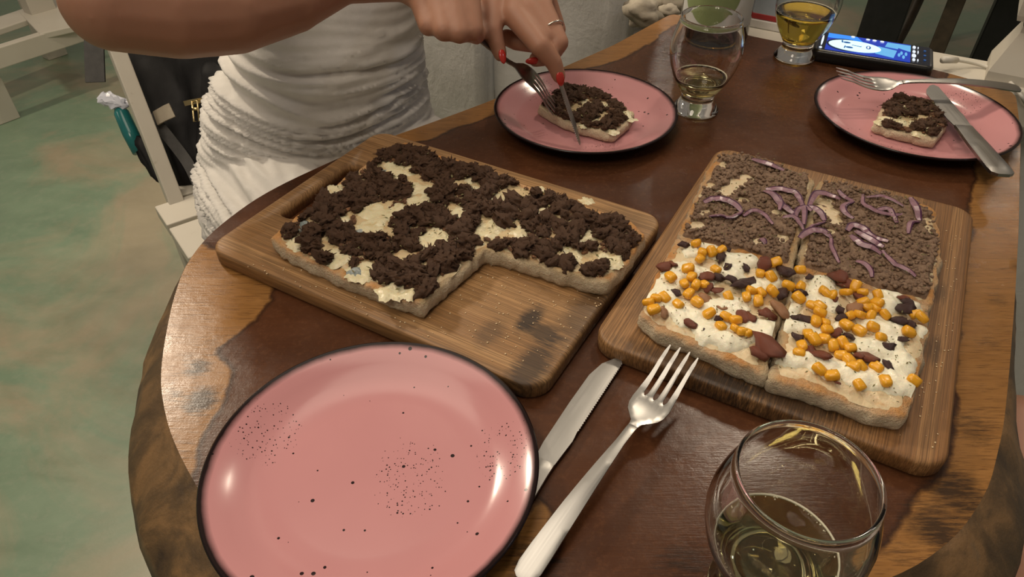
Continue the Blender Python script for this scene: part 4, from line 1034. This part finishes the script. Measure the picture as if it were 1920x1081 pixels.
# bench-like chair in the background, upper left
Fq, Bq = at(20, 220, FZ), at(104, 105, FZ)
c2 = empty('low_bench', (Fq.x, Fq.y, FZ), 0, 'low white wooden bench standing alone on the green floor at the upper left', 'bench'); O = c2.location
zt_ = -.50
e1 = at(128, 45, zt_)-at(0, 85, zt_); e1.normalize(); e2 = Vector((-e1.y, e1.x, 0))
X = lambda p, dz=0: p-O+Vector((0, 0, dz))
mk('seat_rail', *beam(X(at(-60, 104, zt_), -.031), X(at(190, 26, zt_), -.031), .03, .062, bev=.003), M_WHITEWOOD, c2, smooth=False)
mk('leg', *beam(X(at(12, 224, FZ)), X(at(12, 224, FZ))+Vector((0, 0, .19)), .05, .07, e1, .003), M_WHITEWOOD, c2, smooth=False)
mk('leg', *beam(X(Bq), X(Bq)+Vector((0, 0, .22)), .05, .075, e1, .003), M_WHITEWOOD, c2, smooth=False)
mk('seat_slat', *beam(X(at(-60, 62, zt_), -.01), X(at(130, -2, zt_), -.01), .11, .02, bev=.003), M_WHITEWOOD, c2, smooth=False)
mk('seat_slat', *beam(X(at(70, 14, zt_), -.008), X(at(112, 56, zt_), -.008), .12, .02, bev=.003), M_WHITEWOOD, c2, smooth=False)
mk('back_post', *beam(X(at(76, 20, zt_), -.01), X(at(76, 20, zt_), .55), .055, .085, e1, .003), M_WHITEWOOD, c2, smooth=False)

# ------------------------------------------------------------------ dark furniture beyond the rail
dt = empty('dark_table', at(1760, 150, FZ), 0, 'black-stained wooden table beyond the rail, at the top right', 'table'); O = dt.location
def vpost(u, v, depth_floor_v, w_, h_, mat, name, root, top_z):
    b = at(u, v, FZ); return mk(name, *beam(b-root.location, b-root.location+Vector((0, 0, top_z-FZ)), w_, h_, Vv, .004), mat, root, smooth=False)
vpost(1618, 150, 0, .11, .13, M_DARKWOOD, 'leg', dt, -.06)
vpost(1838, 165, 0, .12, .14, M_DARKWOOD, 'leg', dt, -.06)
a_, b_ = at(1618, 150, FZ)+Vector((0, 0, .50)), at(1838, 165, FZ)+Vector((0, 0, .50)); dd = (b_-a_)
mk('apron', *beam(a_-O-dd*.05+Vector((0, 0, -.02)), b_-O+dd*.25+Vector((0, 0, -.02)), .05, .24, bev=.004), M_DARKWOOD, dt, smooth=False)
mk('table_top', *beam(a_-O-dd*.3+Vector((0, 0, .125))+U*.28, b_-O+dd*.6+Vector((0, 0, .125))+U*.28, .7, .04, bev=.004), M_DARKWOOD, dt, smooth=False)
dc = empty('dark_chair', at(1735, 160, FZ), 0, 'dark brown wooden chair with sabre legs in front of the black table', 'chair'); O = dc.location
b = at(1722, 178, FZ)-O; mk('leg', *beam(b, b+Vector((0, 0, .86)), .075, .05, Vv, .004), M_BROWNWOOD, dc, smooth=False)
q0 = at(1670, 100, FZ)-O
mk('leg', *tube(spline([q0, q0+Vector((.05, .05, .12)), q0+Vector((.085, .09, .27)), q0+Vector((.09, .10, .42))], 6), .022, 8), M_BROWNWOOD, dc)
mk('seat', *beam(b+Vector((-.2, .12, .42)), b+Vector((.16, -.05, .42)), .3, .03, bev=.006), M_DARKWOOD, dc, smooth=False)

# ------------------------------------------------------------------ people
def capsules(chains):
    mb = MB()
    for ch_ in chains:
        for (a, ra), (b_, rb) in zip(ch_, ch_[1:]):
            a, b_ = Vector(a), Vector(b_); mb.add(*tube([a, b_], [ra, rb], 16))
        for a, ra in ch_:
            V, F = ico(3, ra); mb.add([p+Vector(a) for p in V], F)
    return mb
def remesh(mb, vox, smooth_it, fac=.5):
    me = bpy.data.meshes.new('tmp'); me.from_pydata(mb.V, [], mb.F); o = bpy.data.objects.new('tmp', me); COL.objects.link(o)
    m = o.modifiers.new('r', 'REMESH'); m.mode = 'VOXEL'; m.voxel_size = vox
    if smooth_it: s = o.modifiers.new('s', 'SMOOTH'); s.iterations = smooth_it; s.factor = fac
    dg = bpy.context.evaluated_depsgraph_get(); out = bpy.data.meshes.new_from_object(o.evaluated_get(dg))
    bpy.data.objects.remove(o); bpy.data.meshes.remove(me)
    out.polygons.foreach_set('use_smooth', [True]*len(out.polygons)); return out
SH = Vector((-.235, .90, .25)); BR = Vector((-.75, -.66, 0)); FW = Vector((.66, -.75, 0))
sR, sL = SH+BR*.165, SH-BR*.165
eR, eL = P(212, 0, .56), Vector((.07, 1.02, .12))
wR, wL = P(712, -40, .678), P(985, -135, .745)
chains = [[(sR, .048), (sR.lerp(eR, .5), .043), (eR, .0395), (P(330, 10, .582), .0425), (P(430, 8, .602), .0410), (P(540, -12, .632), .0345), (P(640, -44, .66), .0245), (wR, .0215)],
          [(sL, .046), (sL.lerp(eL, .5), .042), (eL, .036), (eL.lerp(wL, .4), .036), (wL, .0205)],
          [(sR, .05), (SH+Vector((0, 0, .01)), .055), (sL, .05)], [(SH, .05), (SH+Vector((0, 0, .10))+FW*.02, .045), (SH+Vector((0, 0, .19))+FW*.04, .07)],
          [(SH+Vector((0, 0, .17))+FW*.055, .07), (SH+Vector((0, 0, .235))+FW*.03, .082)], [(SH+Vector((0, 0, .12))+FW*.09, .03), (SH+Vector((0, 0, .17))+FW*.10, .05)],
          [(SH+Vector((0, 0, .185))+FW*.13, .008), (SH+Vector((0, 0, .165))+FW*.145, .011)]]
tors = [(SH-Vector((0, 0, .03)), .075), (P(612, 60, .965), .062), (P(600, 180, .995), .062), (P(605, 300, 1.03), .07)]
chains += [tors, [(tors[0][0]+BR*.06, .065), (tors[1][0]+BR*.03, .055), (tors[3][0]+BR*.05, .06)], [(tors[0][0]-BR*.06, .065), (tors[1][0]-BR*.03, .055), (tors[3][0]-BR*.05, .06)]]
hip = P(615, 330, 1.04)
for s in (1, -1):
    h0 = Vector((hip.x, hip.y, -.205))+BR*.085*s; kn_ = h0+FW*.40+BR*.03*s; kn_.z = -.20
    an = Vector((kn_.x, kn_.y, FZ+.09))-FW*.06; chains.append([(h0, .066), (kn_, .055), (kn_.lerp(an, .35)-FW*.01, .052), (an, .034), (an+Vector((0, 0, -.055))+FW*.03, .032), (an+Vector((0, 0, -.065))+FW*.14, .024)])
# right hand: a fist round the fork handle
def px(lst): return [(P(u, v, d), r) for u, v, d, r in lst]
RH = [
 px([(712, -40, .678, .0215), (752, -38, .672, .0200), (800, -22, .668, .0170)]), px([(712, -40, .678, .0200), (775, -45, .672, .0190), (840, -30, .668, .0165), (872, -26, .670, .0150)]), px([(752, -38, .672, .018), (780, -14, .672, .0150), (792, 2, .670, .0125)]),
 px([(790, 0, .668, .0120), (803, 48, .660, .0098), (822, 50, .684, .0088), (826, 20, .694, .0080)]),
 px([(816, -14, .664, .0130), (832, 56, .655, .0108), (850, 56, .682, .0095), (852, 20, .694, .0085)]),
 px([(845, -20, .662, .0130), (860, 60, .656, .0108), (874, 60, .684, .0095), (876, 24, .696, .0085)]),
 px([(874, -24, .666, .0128), (886, 56, .664, .0106), (893, 66, .690, .0090), (892, 40, .702, .0082)]),
 px([(815, -30, .690, .0160), (868, -4, .700, .0130), (890, 34, .703, .0105), (903, 66, .706, .0082)])]
# left hand: forefinger pressing on the knife, ring finger curled
LH = [
 px([(985, -135, .745, .0205), (975, -60, .722, .0200), (964, 22, .702, .0128)]), px([(985, -135, .745, .020), (992, -50, .722, .0190), (988, 12, .706, .0125)]), px([(985, -135, .745, .020), (1006, -50, .732, .0180), (1014, 12, .716, .0122)]), px([(990, -130, .748, .018), (1018, -50, .742, .0160), (1024, 0, .735, .0115)]),
 px([(964, 26, .701, .0128), (1012, 86, .692, .0104), (1038, 116, .702, .0088), (1048, 143, .711, .0072)]),
 px([(945, -50, .725, .0165), (926, 10, .706, .0125), (924, 56, .700, .0100), (931, 82, .703, .0088), (938, 102, .706, .0072)]),
 px([(1014, 12, .710, .0122), (1048, 80, .704, .0100), (1032, 106, .718, .0088), (1004, 112, .726, .0076)]),
 px([(988, 16, .704, .0122), (1022, 68, .702, .0102), (1000, 82, .738, .0095), (968, 78, .740, .0092), (950, 70, .738, .0088)]),
 px([(1024, 0, .735, .0112), (1046, 56, .748, .0090), (1024, 80, .756, .0080), (1000, 78, .754, .0072)])]
wm = empty('person', (hip.x, hip.y, -.28), 0, 'seated woman in a ruched white dress cutting a pizza slice with knife and fork', 'person')
bme = remesh(capsules(chains+RH+LH), .0026, 5); bme.transform(Matrix.Translation(-wm.location)); bme.materials.append(M_SKIN)
link('body', bme, wm)
def nail(p, axis, nrm, L_, Wd):
    a = Vector(axis).normalized(); nr = Vector(nrm); nr = (nr-a*nr.dot(a)).normalized(); b_ = a.cross(nr); V, F = ico(3, 1)
    V = [Vector(p)+a*q.x*L_*(1.0 if q.x < 0 else 1.25)+b_*q.y*Wd+nr*q.z*.0022-wm.location for q in V]; return mk('nail', V, F, M_NAIL, wm)
tocam = lambda q: (Vector((0, 0, CH))-q).normalized()
q = P(1050.5, 146, .705); nail(q, P(1050, 160, .714)-P(1045, 130, .706), tocam(q)+Vector((.5, 0, .3)), .0066, .0046)
q = P(942, 104, .700); nail(q, P(942, 118, .705)-P(936, 84, .703), tocam(q)+Vector((.6, 0, 0)), .0066, .0040)
q = P(1001, 114, .719); nail(q, P(992, 112, .726)-P(1020, 110, .727), tocam(q)+Vector((0, 0, -.6)), .0070, .0040)
a, b_ = P(1014, 12, .710), P(1048, 80, .704); cc = a.lerp(b_, .62); ax = (b_-a).normalized(); q1 = ax.cross(Vector((0, 0, 1))).normalized(); q2 = ax.cross(q1)
mk('ring', *tube([cc+(q1*math.cos(k*math.pi/16)+q2*math.sin(k*math.pi/16))*.0122-wm.location for k in range(33)], .0009, 8), M_SILVER, wm)
hd = SH+Vector((0, 0, .225))+FW*.015; V, F = ico(4, .098)
mk('hair', [hd+Vector((p.x, p.y, p.z*1.12))*(1+.05*noise.noise(p*60)) - FW*.02 - wm.location for p in V if True], [f_ for f_ in F if np.mean([(V[i].normalized().dot(FW)) for i in f_]) < .35 or np.mean([V[i].z for i in f_]) > .05], M_HAIR, wm)
# dress: lofted trunk and lap, then gathered into folds
rows = [(-160, 600, 150, .90, .105), (-90, 606, 158, .915, .112), (-20, 615, 166, .93, .108), (60, 618, 168, .952, .100), (100, 609, 177, .962, .098), (180, 600, 194, .985, .100), (250, 600, 206, 1.008, .106), (300, 606, 222, 1.026, .115), (350, 618, 228, 1.044, .120), (400, 630, 222, 1.062, .115)]
mb = MB(); rings = []; NS = 40; V, F = [], []
lat = Vector((.93, .36, 0)).normalized(); dep = Vector((-lat.y, lat.x, 0))
for (v_, u_, hw, d_, dp) in rows:
    c = P(u_, v_, d_); a = hw*d_/FPX
    V += [c + lat*math.cos(q)*a + dep*math.sin(q)*dp for q in [2*math.pi*k/NS for k in range(NS)]]
m = len(rows)
for i in range(m-1):
    for k in range(NS): F.append((i*NS+k, (i+1)*NS+k, (i+1)*NS+(k+1) % NS, i*NS+(k+1) % NS))
F.append(tuple(range(NS))); F.append(tuple((m-1)*NS+k for k in range(NS))[::-1]); mb.add(V, F)
lap = []
for s in (1, -1):
    h0 = Vector((hip.x, hip.y, -.19))+BR*.088*s; k0 = h0+FW*.30+BR*.02*s; k0.z = -.185; lap.append([(h0, .092), (h0.lerp(k0, .5), .086), (k0, .075)])
lap.append([(Vector((hip.x, hip.y, -.20)), .09), (Vector((hip.x, hip.y, -.20))+FW*.25, .07)])
lc = capsules(lap); mb.add(lc.V, lc.F)
dm = remesh(mb, .0042, 10)
co = np.empty(len(dm.vertices)*3); dm.vertices.foreach_get('co', co); co = co.reshape(-1, 3)
no = np.empty(len(dm.vertices)*3); dm.vertices.foreach_get('normal', no); no = no.reshape(-1, 3)
c0 = P(605, 180, .985)
for i in range(len(co)):
    p = co[i]; rel = Vector(p)-c0; side = rel.dot(lat); fwd = -rel.dot(dep); z = p[2]
    low = min(1, max(0, (-.10-z)/.10)); k = min(1, max(0, (.040-z)/.05))
    seam = math.exp(-((side+.135)/.03)**2)
    q = z + .10*low*(side-.02) + .025*math.sin(side*9+1) + .018*noise.noise((side*7, z*9, 2))
    a = noise.noise((side*5.5, q*78, fwd*3)); b2_ = noise.noise((side*9+4, q*135, fwd*4)); c2_ = noise.noise((side*16, q*210, 7))
    h = (.0105*(1-abs(a)*2.4) + .0036*b2_ + .0018*c2_)*(.35+.65*k)*(1+.4*seam)
    if k < .05: h *= .35
    h -= .004*math.exp(-((side+.118)/.004)**2)*(1 if fwd > -.02 else 0)*(1-low)
    h += low*.006*noise.noise((side*14, q*30, fwd*6))
    co[i] = p + no[i]*h
dm.vertices.foreach_set('co', co.ravel()); dm.update(); dm.transform(Matrix.Translation(-wm.location)); dm.materials.append(M_DRESS); link('dress', dm, wm)

# bare leg of the person behind the camera, below the table's right edge
lg = [(P(1905, 760, .62), .060), (P(1925, 960, .56), .062), (P(1905, 1120, .50), .066)]
k0 = Vector((.47, .40, -.17)); h0 = Vector((.33, .04, -.22)); an = Vector((.50, .38, FZ+.08))
p2 = empty('person', (h0.x, h0.y, -.28), 0, 'bare leg of a seated person in dark shorts, below the table at the right', 'person')
me2 = remesh(capsules([[(h0, .075), (h0.lerp(k0, .55), .066), (k0, .054)], [(k0, .054), (k0.lerp(an, .35)+Vector((-.01, -.02, 0)), .054), (an, .035), (an+Vector((.02, .03, -.05)), .03), (an+Vector((.05, .15, -.055)), .024)]]), .005, 6)
me2.transform(Matrix.Translation(-p2.location)); me2.materials.append(M_SKIN); link('leg_skin', me2, p2)
mm = remesh(capsules([[(h0-(k0-h0)*.3, .088), (h0.lerp(k0, .45), .078)]]), .006, 3); mm.transform(Matrix.Translation(-p2.location)); mm.materials.append(M_SHORTS); link('shorts', mm, p2)

# ------------------------------------------------------------------ backpack behind the woman
bp = empty('backpack', P(330, 340, 1.20), 0, 'black backpack with brass zip hanging on the chair behind the woman', 'backpack'); O = bp.location
def patch_solid(name, quad, depth, th, mat, parent, nx=26, ny=26, bulge=.02, fold=.006, seed=0, O=O):
    """cushion-like body: front face spans a quad of (u, v) corners at one depth, with thickness behind"""
    mbs = MB(); V, F = [], []
    q = [P(u, v, d) for u, v, d in quad]; nrm = (q[1]-q[0]).cross(q[3]-q[0]).normalized()
    if nrm.dot(Vector((0, 0, CH))-q[0]) < 0: nrm = -nrm
    for side in (1, -1):
        for j in range(ny+1):
            for i in range(nx+1):
                s, t_ = i/nx, j/ny; p = (q[0]*(1-s)+q[1]*s)*(1-t_)+(q[3]*(1-s)+q[2]*s)*t_
                e = (min(1, 8*s*(1-s))*min(1, 8*t_*(1-t_)))**.5
                off_ = (bulge*e+fold*e*noise.fractal(Vector((s*5+seed, t_*2.2, seed)), 1, 2, 3)) if side == 1 else -th*e
                V.append(p+nrm*off_-O)
    N = (nx+1)*(ny+1)
    for sd_ in (0, 1):
        for j in range(ny):
            for i in range(nx):
                f_ = (sd_*N+j*(nx+1)+i, sd_*N+j*(nx+1)+i+1, sd_*N+(j+1)*(nx+1)+i+1, sd_*N+(j+1)*(nx+1)+i); F.append(f_ if sd_ else f_[::-1])
    return mk(name, V, F, mat, parent)
patch_solid('bag_body', [(206, 60, 1.24), (520, 20, 1.22), (520, 320, 1.20), (334, 350, 1.20)], 0, .10, M_BAG, bp, bulge=.03, fold=.016, seed=2)
patch_solid('front_pocket', [(372, 110, 1.205), (540, 100, 1.19), (540, 330, 1.18), (366, 335, 1.185)], 0, .03, M_BAG, bp, bulge=.015, fold=.014, seed=6)
patch_solid('side_pocket', [(234, 240, 1.24), (268, 262, 1.22), (312, 352, 1.22), (290, 335, 1.24)], 0, .03, M_BAG, bp, 10, 10, .008, .004, 3)
def ribbon(name, pts, w_, th, mat, parent, side):
    P_ = spline(pts, 8); mbr = MB()
    V, F = [], []; n_ = len(P_)
    for i, p in enumerate(P_):
        t_ = (P_[min(i+1, n_-1)]-P_[max(i-1, 0)]).normalized(); b_ = Vector(side); b_ = (b_-t_*b_.dot(t_)).normalized(); c_ = t_.cross(b_)
        V += [p+b_*w_/2+c_*th/2-O, p-b_*w_/2+c_*th/2-O, p-b_*w_/2-c_*th/2-O, p+b_*w_/2-c_*th/2-O]
    for i in range(n_-1):
        for k in range(4): F.append((i*4+k, i*4+(k+1) % 4, i*4+4+(k+1) % 4, i*4+4+k))
    F += [(3, 2, 1, 0), tuple((n_-1)*4+k for k in range(4))]
    return mk(name, V, F, mat, parent, smooth=False)
ribbon('strap', [P(176, 40, 1.19), P(177, 100, 1.19), P(179, 154, 1.19)], .033, .003, M_STRAP, bp, (1, 0, 0))
ribbon('strap', [P(282, 215, 1.172), P(320, 262, 1.170), P(352, 305, 1.166), P(372, 345, 1.165)], .018, .003, M_STRAP, bp, (.6, .6, .5))
ribbon('strap_tab', [P(292, 222, 1.165), P(308, 213, 1.160), P(323, 206, 1.160)], .024, .003, M_TAB, bp, ray(305, 235)-ray(300, 205))
ribbon('zip_tape', [P(346, 194, 1.170), P(365, 190, 1.166), P(395, 185, 1.162)], .008, .003, M_GOLD, bp, (0, .3, 1))
zq = [P(366, 188, 1.158), P(362, 190, 1.158), P(367, 227, 1.154), P(373, 226, 1.154)]
mb = MB(); mb.add(*tube([P(360, 190, 1.158)-O, P(364, 228, 1.155)-O, P(374, 227, 1.155)-O, P(370, 189, 1.158)-O, P(360, 190, 1.158)-O], .0018, 6)); mb.add(*tube([P(361, 205, 1.157)-O, P(372, 204, 1.157)-O], .003, 6)); mb.build('zip_pull', M_GOLD, bp)
# water bottle in a plastic bag in the side pocket
wb = P(226, 215, 1.235); wr = empty('water_bottle', P(258, 268, 1.235), 0, 'teal plastic bottle with crumpled white wrapper, in the backpack side pocket', 'bottle')
O2 = wr.location
mk('bottle_body', *tube([P(262, 285, 1.235)-O2, P(245, 250, 1.235)-O2, P(228, 212, 1.235)-O2, P(222, 200, 1.235)-O2], [.012, .0135, .0125, .007], 20), plain('teal_plastic', (.02, .17, .17), .2), wr)
V, F = ico(3, .022); wc = P(214, 190, 1.232)-O2; ax = (P(246, 200, 1.232)-P(188, 183, 1.232)).normalized()
mk('wrapper', [wc+ax*p.x*1.3+Vector((0, 0, p.z*.42))+Vector((0, p.y*.6, 0))+Vector((1, 1, 1))*.006*noise.noise(p*120) for p in V], F, plain('crumpled_film', (.62, .64, .72), .3), wr, smooth=False)

# ------------------------------------------------------------------ lift everything so that the floor lies at z = 0
for o in SC.objects:
    if o.parent is None: o.location.z += Z0
